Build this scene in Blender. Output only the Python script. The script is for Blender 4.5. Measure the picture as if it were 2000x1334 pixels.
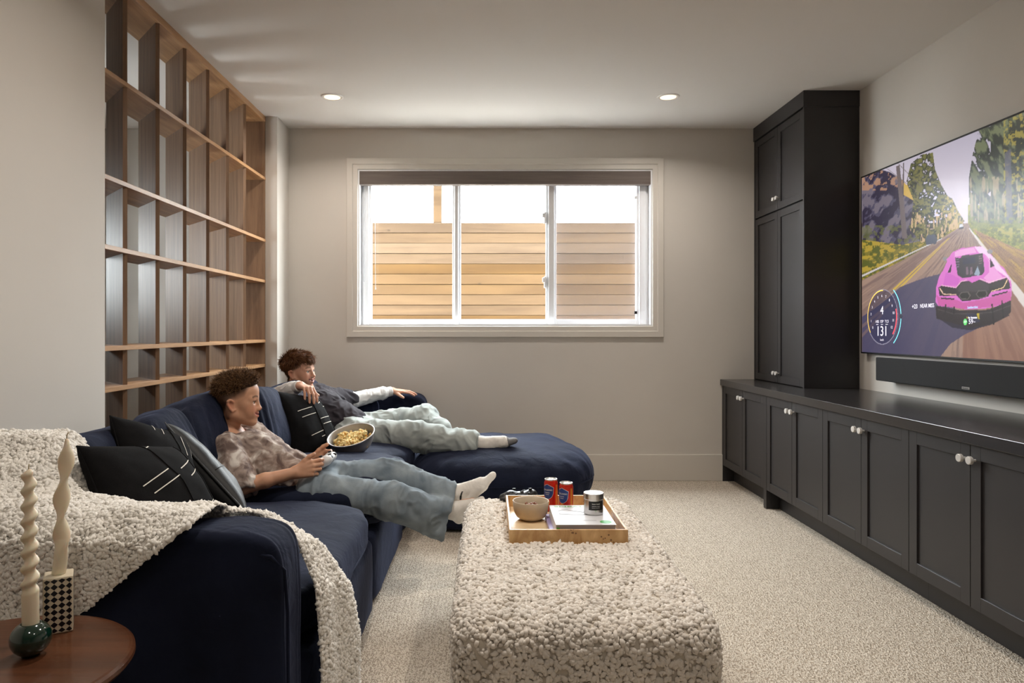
import bpy, bmesh, math, random
import numpy as np
from mathutils import Vector, Matrix, Euler

for o in list(bpy.data.objects):
    bpy.data.objects.remove(o, do_unlink=True)
S = bpy.context.scene
COL = S.collection
random.seed(7)
RNG = np.random.default_rng(7)
PI = math.pi

# ------------------------------------------------------------------ camera
F = 1390.0                      # focal length in pixels of the 2000 px wide frame
VX, VY, CH = 953.0, 645.0, 1.17  # principal point of the photograph and camera height
cam = bpy.data.cameras.new('camera')
cam.sensor_width = 36.0
cam.lens = F / 2000 * 36.0
cam.shift_x = (1000 - VX) / 2000
cam.shift_y = (VY - 667) / 2000
cam.clip_start = 0.05
camo = bpy.data.objects.new('camera', cam)
camo.location = (0, 0, CH)
camo.rotation_euler = (PI / 2, 0, 0)
COL.objects.link(camo)
S.camera = camo

# ------------------------------------------------------------------ view
S.view_settings.view_transform = 'Standard'
S.view_settings.look = 'None'
S.view_settings.exposure = 0.55
S.view_settings.gamma = 1.0
S.view_settings.use_curve_mapping = False
S.cycles.use_denoising = True
S.cycles.max_bounces = 7
S.cycles.diffuse_bounces = 4
S.cycles.glossy_bounces = 4
S.cycles.transmission_bounces = 4
S.cycles.transparent_max_bounces = 8
S.cycles.caustics_reflective = False
S.cycles.caustics_refractive = False
S.cycles.sample_clamp_indirect = 8.0
S.cycles.use_adaptive_sampling = True
S.cycles.adaptive_threshold = 0.02

# ------------------------------------------------------------------ world: bright overcast sky
SKY = 20.0
w = bpy.data.worlds.new('overcast_sky')
S.world = w
w.use_nodes = True
bg = w.node_tree.nodes['Background']
bg.inputs['Color'].default_value = (0.93, 0.97, 1.0, 1)
bg.inputs['Strength'].default_value = SKY


def portal(name, loc, rot, sx, sy):
    l = bpy.data.lights.new(name, 'AREA')
    l.shape = 'RECTANGLE'
    l.size, l.size_y = sx, sy
    l.cycles.is_portal = True
    o = bpy.data.objects.new(name, l)
    o.location, o.rotation_euler = loc, rot
    COL.objects.link(o)


portal('window_daylight', (0.13, 5.69, 1.80), (-PI / 2, 0, 0), 2.3, 1.2)
portal('hall_daylight', (-3.17, 4.4, 1.625), (PI / 2, 0, -PI / 2), 0.7, 0.65)
DOWNLIGHT_W = 7.0               # power of each recessed ceiling lamp

# ------------------------------------------------------------------ helpers
ORG = {}


def lin(c):
    return tuple(((v / 255) / 12.92 if v / 255 <= 0.04045 else ((v / 255 + 0.055) / 1.055) ** 2.4) for v in c)


def at(px, py, Y):
    """photograph pixel at depth Y -> point of the room"""
    return np.array([(px - VX) * Y / F, Y, CH - (py - VY) * Y / F])


def tag(o, label=None, cat=None, group=None, kind=None):
    if label: o['label'] = label
    if cat: o['category'] = cat
    if group: o['group'] = group
    if kind: o['kind'] = kind
    return o


def thing(name, label, cat, loc=(0, 0, 0), group=None):
    o = bpy.data.objects.new(name, None)
    o.empty_display_size = 0.1
    o.location = loc
    COL.objects.link(o)
    ORG[o.name] = np.array(loc, float)
    return tag(o, label, cat, group)


def obj(name, V, Fc, mat, parent=None, smooth=False, cols=None, uv=None):
    """one mesh object from world-space vertices"""
    V = np.asarray(V, dtype=np.float64).reshape(-1, 3)
    if parent is not None:
        org = ORG[parent.name]
        loc = (0, 0, 0)
    else:
        org = np.array([(V[:, 0].min() + V[:, 0].max()) / 2, (V[:, 1].min() + V[:, 1].max()) / 2, V[:, 2].min()])
        loc = org
    me = bpy.data.meshes.new(name)
    L = V - org
    if isinstance(Fc, np.ndarray):
        n, k = Fc.shape
        me.vertices.add(len(L)); me.vertices.foreach_set('co', L.astype(np.float32).ravel())
        me.loops.add(n * k); me.loops.foreach_set('vertex_index', Fc.astype(np.int32).ravel())
        me.polygons.add(n); me.polygons.foreach_set('loop_start', np.arange(0, n * k, k, dtype=np.int32))
        me.update(calc_edges=True)
    else:
        me.from_pydata(L.tolist(), [], [list(f) for f in Fc])
        me.update()
    me.validate()
    if smooth:
        me.polygons.foreach_set('use_smooth', np.ones(len(me.polygons), dtype=bool))
    if cols is not None:
        a = me.color_attributes.new('Col', 'FLOAT_COLOR', 'POINT')
        c = np.ones((len(L), 4), np.float32); c[:, :3] = cols
        a.data.foreach_set('color', c.ravel())
    o = bpy.data.objects.new(name, me)
    if mat is not None:
        me.materials.append(mat)
    o.location = loc
    COL.objects.link(o)
    if parent is not None:
        o.parent = parent
    ORG[o.name] = np.array(org, float)
    return o


def bm_data(bm):
    bm.verts.index_update()
    V = np.array([v.co[:] for v in bm.verts])
    Fc = [[v.index for v in f.verts] for f in bm.faces]
    bm.free()
    return V, Fc


def boxd(x0, x1, y0, y1, z0, z1, bev=0.0, seg=2):
    bm = bmesh.new()
    bmesh.ops.create_cube(bm, size=1)
    for v in bm.verts:
        v.co = Vector(((x0 + x1) / 2 + v.co.x * (x1 - x0), (y0 + y1) / 2 + v.co.y * (y1 - y0), (z0 + z1) / 2 + v.co.z * (z1 - z0)))
    if bev > 0:
        bmesh.ops.bevel(bm, geom=bm.edges[:], offset=bev, segments=seg, profile=0.5, affect='EDGES')
    return bm_data(bm)


def box(name, x0, x1, y0, y1, z0, z1, mat, parent=None, bev=0.0, seg=2):
    V, Fc = boxd(min(x0, x1), max(x0, x1), min(y0, y1), max(y0, y1), min(z0, z1), max(z0, z1), bev, seg)
    return obj(name, V, Fc, mat, parent)


def merge(*parts):
    Vs, Fs, n = [], [], 0
    for V, Fc in parts:
        Vs.append(np.asarray(V)); Fs += [[i + n for i in f] for f in Fc]; n += len(V)
    return np.vstack(Vs), Fs


def lathe(profile, n=32, center=(0, 0, 0), cap=True):
    """profile: list of (r, z)"""
    V, Fc = [], []
    for r, z in profile:
        for k in range(n):
            a = 2 * PI * k / n
            V.append((center[0] + r * math.cos(a), center[1] + r * math.sin(a), center[2] + z))
    m = len(profile)
    for i in range(m - 1):
        for k in range(n):
            k2 = (k + 1) % n
            Fc.append([i * n + k, i * n + k2, (i + 1) * n + k2, (i + 1) * n + k])
    if cap:
        Fc.append(list(range(n))[::-1])
        Fc.append([(m - 1) * n + k for k in range(n)])
    return np.array(V), Fc


def tube(path, rad, n=8, closed=False, cap=True):
    P = np.array(path, float)
    m = len(P)
    R = np.full(m, rad) if np.isscalar(rad) else np.array(rad, float)
    T = np.gradient(P, axis=0) if not closed else np.roll(P, -1, 0) - np.roll(P, 1, 0)
    T /= np.linalg.norm(T, axis=1)[:, None] + 1e-12
    up = np.array([0, 0, 1.0]) if abs(T[0][2]) < 0.9 else np.array([1.0, 0, 0])
    V, Fc = [], []
    nrm = np.cross(T[0], up); nrm /= np.linalg.norm(nrm)
    for i in range(m):
        nrm = nrm - T[i] * nrm.dot(T[i]); nrm /= np.linalg.norm(nrm) + 1e-12
        b = np.cross(T[i], nrm)
        for k in range(n):
            a = 2 * PI * k / n
            V.append(P[i] + R[i] * (math.cos(a) * nrm + math.sin(a) * b))
    for i in range(m if closed else m - 1):
        j = (i + 1) % m
        for k in range(n):
            k2 = (k + 1) % n
            Fc.append([i * n + k, i * n + k2, j * n + k2, j * n + k])
    if cap and not closed:
        Fc.append(list(range(n))[::-1]); Fc.append([(m - 1) * n + k for k in range(n)])
    return np.array(V), Fc


def vnoise(P, seed=0):
    """smooth value noise in [-1, 1], vectorised"""
    P = np.asarray(P, float)
    I = np.floor(P).astype(np.int64); f = P - I
    u = f * f * f * (f * (f * 6 - 15) + 10)

    def h(i, j, k):
        n = (i * 374761393 + j * 668265263 + k * 2147483647 + seed * 974711) & 0xffffffff
        n = ((n ^ (n >> 13)) * 1274126177) & 0xffffffff
        n = ((n ^ (n >> 16)) * 2246822519) & 0xffffffff
        return ((n ^ (n >> 15)) & 0xffff) / 32767.5 - 1.0
    r = 0
    for a in (0, 1):
        for b in (0, 1):
            for c in (0, 1):
                wgt = (u[..., 0] if a else 1 - u[..., 0]) * (u[..., 1] if b else 1 - u[..., 1]) * (u[..., 2] if c else 1 - u[..., 2])
                r = r + wgt * h(I[..., 0] + a, I[..., 1] + b, I[..., 2] + c)
    return r


def fbm(P, oct=3, seed=0):
    P = np.asarray(P, float)
    r, a = 0, 1.0
    for k in range(oct):
        r = r + a * vnoise(P * 2 ** k, seed + k); a *= 0.5
    return r


# ------------------------------------------------------------------ materials
def nodemat(name):
    m = bpy.data.materials.new(name)
    m.use_nodes = True
    nt = m.node_tree
    return m, nt, nt.nodes['Principled BSDF'], nt.nodes, nt.links


def plain(name, rgb, rough=0.6, metal=0.0, spec=0.5, coat=0.0, noise=0.0, nscale=20.0, bump=0.0, bscale=200.0, sheen=0.0, sub=0.0, trans=0.0, stretch=None):
    m, nt, b, N, L = nodemat(name)
    c = lin(rgb)
    b.inputs['Base Color'].default_value = (*c, 1)
    b.inputs['Roughness'].default_value = rough
    b.inputs['Metallic'].default_value = metal
    b.inputs['Specular IOR Level'].default_value = spec
    b.inputs['Coat Weight'].default_value = coat
    b.inputs['Coat Roughness'].default_value = 0.15
    if sheen:
        b.inputs['Sheen Weight'].default_value = sheen
        b.inputs['Sheen Roughness'].default_value = 0.4
        b.inputs['Sheen Tint'].default_value = (*[min(1, v * 3 + 0.1) for v in c], 1)
    if sub:
        b.inputs['Subsurface Weight'].default_value = sub
        b.inputs['Subsurface Radius'].default_value = (0.012, 0.005, 0.003)
        b.inputs['Subsurface Scale'].default_value = 1.0
    if trans:
        b.inputs['Transmission Weight'].default_value = trans
    if noise or bump:
        tc = N.new('ShaderNodeTexCoord'); mp = N.new('ShaderNodeMapping')
        L.new(tc.outputs['Object'], mp.inputs['Vector'])
        if stretch: mp.inputs['Scale'].default_value = stretch
    if noise:
        n = N.new('ShaderNodeTexNoise'); n.inputs['Scale'].default_value = nscale; n.inputs['Detail'].default_value = 5
        L.new(mp.outputs[0], n.inputs['Vector'])
        r = N.new('ShaderNodeMapRange')
        r.inputs['From Min'].default_value = 0.3; r.inputs['From Max'].default_value = 0.7
        r.inputs['To Min'].default_value = 1 - noise; r.inputs['To Max'].default_value = 1 + noise
        L.new(n.outputs['Fac'], r.inputs['Value'])
        x = N.new('ShaderNodeMix'); x.data_type = 'RGBA'; x.blend_type = 'MULTIPLY'
        x.inputs[0].default_value = 1
        x.inputs[6].default_value = (*c, 1)
        cb = N.new('ShaderNodeCombineColor')
        for k in range(3): L.new(r.outputs[0], cb.inputs[k])
        L.new(cb.outputs[0], x.inputs[7])
        L.new(x.outputs[2], b.inputs['Base Color'])
    if bump:
        n = N.new('ShaderNodeTexNoise'); n.inputs['Scale'].default_value = bscale; n.inputs['Detail'].default_value = 3
        L.new(mp.outputs[0], n.inputs['Vector'])
        bp = N.new('ShaderNodeBump'); bp.inputs['Strength'].default_value = bump; bp.inputs['Distance'].default_value = 0.01
        L.new(n.outputs['Fac'], bp.inputs['Height'])
        L.new(bp.outputs[0], b.inputs['Normal'])
    return m


def wood(name, rgb_a, rgb_b, rough=0.4, axis='Z', scale=18.0, coat=0.0, rand=0.0, knots=False):
    """long grain along an axis, two tones"""
    m, nt, b, N, L = nodemat(name)
    tc = N.new('ShaderNodeTexCoord'); mp = N.new('ShaderNodeMapping')
    L.new(tc.outputs['Object'], mp.inputs['Vector'])
    st = {'X': (0.06, 1, 1), 'Y': (1, 0.06, 1), 'Z': (1, 1, 0.06)}[axis]
    mp.inputs['Scale'].default_value = st
    oi = N.new('ShaderNodeObjectInfo')
    cx = N.new('ShaderNodeCombineXYZ')
    ml = N.new('ShaderNodeMath'); ml.operation = 'MULTIPLY'; ml.inputs[1].default_value = 37.0
    L.new(oi.outputs['Random'], ml.inputs[0])
    for k in range(3): L.new(ml.outputs[0], cx.inputs[k])
    L.new(cx.outputs[0], mp.inputs['Location'])
    n = N.new('ShaderNodeTexNoise'); n.inputs['Scale'].default_value = scale; n.inputs['Detail'].default_value = 6; n.inputs['Distortion'].default_value = 0.6
    L.new(mp.outputs[0], n.inputs['Vector'])
    n2 = N.new('ShaderNodeTexNoise'); n2.inputs['Scale'].default_value = scale * 9; n2.inputs['Detail'].default_value = 3
    L.new(mp.outputs[0], n2.inputs['Vector'])
    ad = N.new('ShaderNodeMath'); ad.operation = 'MULTIPLY_ADD'; ad.inputs[1].default_value = 0.35
    L.new(n2.outputs['Fac'], ad.inputs[0]); L.new(n.outputs['Fac'], ad.inputs[2])
    cr = N.new('ShaderNodeValToRGB')
    cr.color_ramp.elements[0].position = 0.45; cr.color_ramp.elements[0].color = (*lin(rgb_a), 1)
    cr.color_ramp.elements[1].position = 0.9; cr.color_ramp.elements[1].color = (*lin(rgb_b), 1)
    L.new(ad.outputs[0], cr.inputs['Fac'])
    last = cr.outputs['Color']
    if knots:
        vo = N.new('ShaderNodeTexVoronoi'); vo.inputs['Scale'].default_value = 2.6
        mp2 = N.new('ShaderNodeMapping'); L.new(tc.outputs['Object'], mp2.inputs['Vector']); L.new(cx.outputs[0], mp2.inputs['Location'])
        mp2.inputs['Scale'].default_value = (1, 1, 1.6)
        L.new(mp2.outputs[0], vo.inputs['Vector'])
        rr = N.new('ShaderNodeMapRange'); rr.inputs['From Min'].default_value = 0.02; rr.inputs['From Max'].default_value = 0.075
        rr.inputs['To Min'].default_value = 0.45; rr.inputs['To Max'].default_value = 1.0
        L.new(vo.outputs['Distance'], rr.inputs['Value'])
        cb = N.new('ShaderNodeCombineColor')
        for k in range(3): L.new(rr.outputs[0], cb.inputs[k])
        x = N.new('ShaderNodeMix'); x.data_type = 'RGBA'; x.blend_type = 'MULTIPLY'; x.inputs[0].default_value = 1
        L.new(last, x.inputs[6]); L.new(cb.outputs[0], x.inputs[7]); last = x.outputs[2]
    if rand:
        hs = N.new('ShaderNodeHueSaturation')
        r1 = N.new('ShaderNodeMapRange'); r1.inputs['To Min'].default_value = 1 - rand; r1.inputs['To Max'].default_value = 1 + rand * 0.6
        L.new(oi.outputs['Random'], r1.inputs['Value']); L.new(r1.outputs[0], hs.inputs['Value'])
        r2 = N.new('ShaderNodeMapRange'); r2.inputs['To Min'].default_value = 1.15; r2.inputs['To Max'].default_value = 0.75
        L.new(oi.outputs['Random'], r2.inputs['Value']); L.new(r2.outputs[0], hs.inputs['Saturation'])
        L.new(last, hs.inputs['Color']); last = hs.outputs[0]
    L.new(last, b.inputs['Base Color'])
    b.inputs['Roughness'].default_value = rough
    b.inputs['Coat Weight'].default_value = coat
    bp = N.new('ShaderNodeBump'); bp.inputs['Strength'].default_value = 0.12; bp.inputs['Distance'].default_value = 0.004
    L.new(n2.outputs['Fac'], bp.inputs['Height']); L.new(bp.outputs[0], b.inputs['Normal'])
    return m


def vcolmat(name, rough=0.6, emit=0.0, spec=0.5, bump=0.0, bscale=300, sub=0.0, sheen=0.0):
    m, nt, b, N, L = nodemat(name)
    a = N.new('ShaderNodeVertexColor'); a.layer_name = 'Col'
    if emit:
        L.new(a.outputs[0], b.inputs['Emission Color'])
        b.inputs['Emission Strength'].default_value = emit
        b.inputs['Base Color'].default_value = (0.01, 0.01, 0.012, 1)
    else:
        L.new(a.outputs[0], b.inputs['Base Color'])
    b.inputs['Roughness'].default_value = rough
    b.inputs['Specular IOR Level'].default_value = spec
    if sub:
        b.inputs['Subsurface Weight'].default_value = sub
        b.inputs['Subsurface Radius'].default_value = (0.012, 0.005, 0.003)
        b.inputs['Subsurface Scale'].default_value = 1.0
    if sheen:
        b.inputs['Sheen Weight'].default_value = sheen
    if bump:
        tc = N.new('ShaderNodeTexCoord')
        n = N.new('ShaderNodeTexNoise'); n.inputs['Scale'].default_value = bscale; n.inputs['Detail'].default_value = 3
        L.new(tc.outputs['Object'], n.inputs['Vector'])
        bp = N.new('ShaderNodeBump'); bp.inputs['Strength'].default_value = bump; bp.inputs['Distance'].default_value = 0.004
        L.new(n.outputs['Fac'], bp.inputs['Height']); L.new(bp.outputs[0], b.inputs['Normal'])
    return m


def emitmat(name, rgb, strength):
    m, nt, b, N, L = nodemat(name)
    b.inputs['Base Color'].default_value = (*lin(rgb), 1)
    b.inputs['Emission Color'].default_value = (*lin(rgb), 1)
    b.inputs['Emission Strength'].default_value = strength
    return m


def glassmat(name, tint=(1, 1, 1), veil=0.0, veilcol=(0.5, 0.5, 0.5)):
    m = bpy.data.materials.new(name); m.use_nodes = True
    nt = m.node_tree; N, L = nt.nodes, nt.links
    N.remove(N['Principled BSDF'])
    out = N['Material Output']
    t = N.new('ShaderNodeBsdfTransparent'); t.inputs[0].default_value = (*tint, 1)
    g = N.new('ShaderNodeBsdfGlossy'); g.inputs['Roughness'].default_value = 0.02
    mx = N.new('ShaderNodeMixShader')
    mx.inputs[0].default_value = 0.03
    L.new(t.outputs[0], mx.inputs[1]); L.new(g.outputs[0], mx.inputs[2])
    if veil:
        d = N.new('ShaderNodeBsdfDiffuse'); d.inputs[0].default_value = (*veilcol, 1)
        m2 = N.new('ShaderNodeMixShader'); m2.inputs[0].default_value = veil
        L.new(t.outputs[0], m2.inputs[1]); L.new(d.outputs[0], m2.inputs[2])
        L.new(m2.outputs[0], out.inputs[0])
    else:
        L.new(mx.outputs[0], out.inputs[0])
    return m


TEXTCACHE = {}


def textmesh(s, size=1.0, bold=0.0):
    """flat text outline as vertices/faces, centred, cap height ~ 0.7*size"""
    cu = bpy.data.curves.new('lettering', 'FONT')
    cu.body = s; cu.size = size; cu.align_x = 'CENTER'; cu.align_y = 'CENTER'
    cu.offset = bold; cu.resolution_u = 3
    o = bpy.data.objects.new('lettering', cu)
    COL.objects.link(o)
    dg = bpy.context.evaluated_depsgraph_get()
    me = bpy.data.meshes.new_from_object(o.evaluated_get(dg))
    V = np.array([v.co[:] for v in me.vertices]).reshape(-1, 3)
    Fc = [list(p.vertices) for p in me.polygons]
    bpy.data.objects.remove(o); bpy.data.curves.remove(cu); bpy.data.meshes.remove(me)
    return V, Fc


def strokes(words, gap=0.35):
    """print too small to read: one thin bar per word, centred, about 0.5 high"""
    V, Fc, x = [], [], 0.0
    for w_ in words:
        n = max(2, int(w_ / 0.25))
        for i in range(n):
            a, b = x + w_ * i / n, x + w_ * (i + 0.78) / n
            h = 0.36 if i else 0.5
            o = len(V); V += [(a, -0.25, 0), (b, -0.25, 0), (b, -0.25 + h, 0), (a, -0.25 + h, 0)]
            Fc.append([o, o + 1, o + 2, o + 3])
        x += w_ + gap
    V = np.array(V); V[:, 0] -= (x - gap) / 2
    return V, Fc


M = {}
M['wall'] = plain('wall_paint', (214, 208, 200), 0.75, noise=0.015, nscale=3, bump=0.05, bscale=350)
M['ceiling'] = plain('ceiling_paint', (228, 223, 217), 0.8, bump=0.04, bscale=300)
M['trim'] = plain('trim_paint', (218, 212, 203), 0.45)
M['vinyl'] = plain('white_vinyl', (240, 241, 243), 0.35)
M['cab'] = plain('charcoal_paint', (45, 43, 44), 0.42, spec=0.45, noise=0.03, nscale=6)
M['counter'] = plain('charcoal_lacquer', (50, 48, 48), 0.22, spec=0.6, noise=0.08, nscale=40, stretch=(1, 0.08, 1))
M['knob'] = plain('polished_nickel', (240, 237, 232), 0.22, metal=0.35)
M['black'] = plain('black_plastic', (14, 14, 15), 0.4)
M['oak'] = wood('stained_oak', (112, 84, 62), (150, 118, 90), 0.56, 'Z', 26)
M['oak_h'] = wood('stained_oak_boards', (152, 112, 74), (194, 150, 106), 0.42, 'Y', 26)
M['shade'] = plain('grey_shade_fabric', (116, 106, 100), 0.85, noise=0.12, nscale=60, stretch=(0.05, 1, 1), bump=0.15, bscale=500)
# ================================================================== THE SETTING
XL, XR, YB, ZC = -1.55, 2.434, 5.54, 2.74     # left wall, right wall, back wall, ceiling


def carpet():
    m, nt, b, N, L = nodemat('cut_loop_carpet')
    tc = N.new('ShaderNodeTexCoord')
    mp = N.new('ShaderNodeMapping'); mp.inputs['Scale'].default_value = (1.0, 0.55, 1)
    L.new(tc.outputs['Object'], mp.inputs['Vector'])
    vo = N.new('ShaderNodeTexVoronoi'); vo.inputs['Scale'].default_value = 210; L.new(mp.outputs[0], vo.inputs['Vector'])
    n = N.new('ShaderNodeTexNoise'); n.inputs['Scale'].default_value = 170; n.inputs['Detail'].default_value = 2; L.new(mp.outputs[0], n.inputs['Vector'])
    wv = N.new('ShaderNodeTexWave'); wv.bands_direction = 'X'; wv.inputs['Scale'].default_value = 20; wv.inputs['Distortion'].default_value = 2.5
    wv.inputs['Detail'].default_value = 2; wv.inputs['Detail Scale'].default_value = 14
    L.new(tc.outputs['Object'], wv.inputs['Vector'])
    a = N.new('ShaderNodeMath'); a.operation = 'MULTIPLY_ADD'; a.inputs[1].default_value = -0.75
    L.new(vo.outputs['Distance'], a.inputs[0]); L.new(n.outputs['Fac'], a.inputs[2])
    a2 = N.new('ShaderNodeMath'); a2.operation = 'MULTIPLY_ADD'; a2.inputs[1].default_value = 0.10
    L.new(wv.outputs['Fac'], a2.inputs[0]); L.new(a.outputs[0], a2.inputs[2])
    cr = N.new('ShaderNodeValToRGB')
    e = cr.color_ramp.elements
    e[0].position = 0.0; e[0].color = (*lin((174, 160, 143)), 1)
    e[1].position = 0.42; e[1].color = (*lin((230, 219, 204)), 1)
    k = e.new(0.14); k.color = (*lin((206, 193, 176)), 1)
    L.new(a2.outputs[0], cr.inputs[0]); L.new(cr.outputs[0], b.inputs['Base Color'])
    b.inputs['Roughness'].default_value = 0.95; b.inputs['Specular IOR Level'].default_value = 0.1
    bp = N.new('ShaderNodeBump'); bp.inputs['Strength'].default_value = 0.8; bp.inputs['Distance'].default_value = 0.008
    L.new(a2.outputs[0], bp.inputs['Height']); L.new(bp.outputs[0], b.inputs['Normal'])
    return m


M['carpet'] = carpet()
tag(box('floor', -3.2, XR + 0.15, -4.6, YB, -0.12, 0.0, M['carpet']), 'beige textured loop carpet covering the whole floor', 'floor', kind='structure')
tag(box('ceiling', -3.2, XR + 0.15, -4.6, YB + 0.14, ZC, ZC + 0.2, M['ceiling']), 'smooth off-white painted ceiling with recessed lights', 'ceiling', kind='structure')
tag(box('wall_left', XL - 0.32, XL, -4.6, 2.88, 0, ZC, M['wall']), 'warm greige painted wall beside the bookcase opening', 'wall', kind='structure')
tag(box('wall_left', XL - 0.32, XL, 5.235, YB, 0, ZC, M['wall']), 'narrow painted wall return between bookcase and back wall', 'wall', kind='structure')
tag(box('wall_right', XR, XR + 0.15, -4.6, YB, 0, ZC, M['wall']), 'greige painted wall behind the television', 'wall', kind='structure')
tag(box('wall_rear', -3.2, XR + 0.15, -4.75, -4.6, 0, ZC, M['wall']), 'greige painted wall at the near end of the room', 'wall', kind='structure')

# back wall with the window opening
OX0, OX1, OZ0, OZ1 = -1.012, 1.279, 1.202, 2.421
WT = 0.16
V, Fc = merge(boxd(-3.2, OX0, YB, YB + WT, -0.12, ZC), boxd(OX1, XR + 0.15, YB, YB + WT, -0.12, ZC),
              boxd(OX0, OX1, YB, YB + WT, -0.12, OZ0), boxd(OX0, OX1, YB, YB + WT, OZ1, ZC))
tag(obj('wall_back', V, Fc, M['wall']), 'greige painted back wall around the wide window', 'wall', kind='structure')
# hall on the far side of the bookcase, with its own window
HW = -3.2
V, Fc = merge(boxd(HW - 0.15, HW, -4.6, 4.05, 0, ZC), boxd(HW - 0.15, HW, 4.75, YB + WT, 0, ZC),
              boxd(HW - 0.15, HW, 4.05, 4.75, 0, 1.3), boxd(HW - 0.15, HW, 4.05, 4.75, 1.95, ZC))
tag(obj('wall_hall', V, Fc, M['wall']), 'pale wall of the hall seen through the bookcase', 'wall', kind='structure')
hw = tag(thing('window_2', 'white framed hall window behind the bookcase', 'window', (HW - 0.08, 4.4, 1.3)), kind='structure')
for (a, b, c, d) in ((4.05, 4.75, 1.30, 1.35), (4.05, 4.75, 1.9, 1.95), (4.05, 4.1, 1.35, 1.9), (4.7, 4.75, 1.35, 1.9), (4.375, 4.425, 1.35, 1.9)):
    box('window_frame', HW - 0.12, HW - 0.05, a, b, c, d, M['vinyl'], hw)
M['glass'] = glassmat('window_glass', (0.97, 0.985, 0.98))
for a, b in ((4.1, 4.375), (4.425, 4.7)):
    box('pane', HW - 0.09, HW - 0.085, a, b, 1.35, 1.9, M['glass'], hw)

# baseboards
def baseboard(name, x0, x1, y0, y1, label):
    V, Fc = boxd(x0, x1, y0, y1, 0, 0.205, 0.004)
    tag(obj(name, V, Fc, M['trim']), label, 'baseboard', kind='structure')


baseboard('baseboard_back', XL, 1.835, YB - 0.016, YB, 'tall pale baseboard along the back wall')
baseboard('baseboard_left', XL, XL + 0.016, -4.6, 2.88, 'tall pale baseboard along the left wall')

# window_1: casing, jamb liner, vinyl frame, three panes, insect screen
wn = tag(thing('window_1', 'wide three-pane white window over the far end of the room', 'window', (0.133, YB, OZ0)), kind='structure')


def casing(x0, x1, z0, z1, wd):
    # mitred boards with an inner bead, each its own part
    out = [(x0 - wd, z0 - wd), (x1 + wd, z0 - wd), (x1 + wd, z1 + wd), (x0 - wd, z1 + wd)]
    inn = [(x0, z0), (x1, z0), (x1, z1), (x0, z1)]
    names = ['casing_board'] * 4
    for k in range(4):
        k2 = (k + 1) % 4
        V, Fc = [], []
        o0, o1, i0, i1 = out[k], out[k2], inn[k], inn[k2]
        # profile across the board: (fraction from outside, projection)
        prof = [(0, 0), (0, 0.016), (0.04, 0.02), (0.52, 0.02), (0.58, 0.012), (0.97, 0.012), (1.0, 0.008), (1.0, 0)]
        for f, pr in prof:
            for e, (oo, ii) in enumerate(((o0, i0), (o1, i1))):
                V.append((oo[0] + (ii[0] - oo[0]) * f, YB - pr - 0.0005, oo[1] + (ii[1] - oo[1]) * f))
        n = len(prof)
        for i in range(n - 1):
            Fc.append([2 * i, 2 * i + 1, 2 * i + 3, 2 * i + 2])
        Fc.append([2 * (n - 1), 2 * (n - 1) + 1, 1, 0])
        Fc.append([2 * i for i in range(n)]); Fc.append([2 * i + 1 for i in range(n)][::-1])
        obj(names[k], V, Fc, M['trim'], wn)


casing(OX0, OX1, OZ0, OZ1, 0.086)
# jamb liners
box('jamb', OX0, OX0 + 0.012, YB, YB + 0.125, OZ0 + 0.012, OZ1 - 0.012, M['vinyl'], wn)
box('jamb', OX1 - 0.012, OX1, YB, YB + 0.125, OZ0 + 0.012, OZ1 - 0.012, M['vinyl'], wn)
box('jamb', OX0, OX1, YB, YB + 0.125, OZ1 - 0.012, OZ1, M['vinyl'], wn)
box('window_sill', OX0, OX1, YB - 0.002, YB + 0.125, OZ0, OZ0 + 0.012, M['vinyl'], wn)
yf0, yf1 = YB + 0.075, YB + 0.15
gz0, gz1 = 1.256, 2.355
fx = [(-1.0, -0.924), (-0.281, -0.216), (0.460, 0.5415), (1.177, 1.267)]
for a, b in fx:
    nm = 'mullion' if -0.9 < a < 1.1 else 'window_frame'
    f = box(nm, a, b, yf0 + 0.02, yf1, OZ0 + 0.012, OZ1 - 0.012, M['vinyl'], wn, 0.003)
    # raised bead down the stile
    box('bead', a + 0.018, b - 0.018, yf0, yf0 + 0.0205, OZ0 + 0.012, OZ1 - 0.012, M['vinyl'], f, 0.003)
box('window_frame', -0.924, 1.177, yf0 + 0.022, yf1, OZ0 + 0.012, gz0, M['vinyl'], wn, 0.003)
box('window_frame', -0.924, 1.177, yf0 + 0.022, yf1, gz1, OZ1 - 0.012, M['vinyl'], wn, 0.003)
for a, b in ((-0.924, -0.281), (-0.216, 0.460), (0.5415, 1.177)):
    box('pane', a, b, yf1 - 0.03, yf1 - 0.026, gz0, gz1, M['glass'], wn)
M['screen_mesh'] = glassmat('insect_screen', (0.86, 0.86, 0.88), veil=0.17, veilcol=(0.42, 0.41, 0.43))
box('insect_screen', 0.5415, 1.177, yf1 + 0.004, yf1 + 0.0055, gz0, gz1, M['screen_mesh'], wn)
# latches
for x, z in ((0.444, 2.06), (0.444, 1.55)):
    lt = box('latch', x, x + 0.016, yf0 + 0.004, yf0 + 0.024, z - 0.045, z + 0.045, M['vinyl'], wn, 0.004)
    box('lever', x - 0.014, x + 0.002, yf0 + 0.002, yf0 + 0.012, z + 0.0, z + 0.035, M['vinyl'], lt, 0.003)
for z in (2.22, 1.31):
    box('screen_clip', 1.158, 1.180, yf0 + 0.012, yf0 + 0.022, z - 0.012, z + 0.012, M['black'] if z < 2 else M['vinyl'], wn, 0.002)

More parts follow.
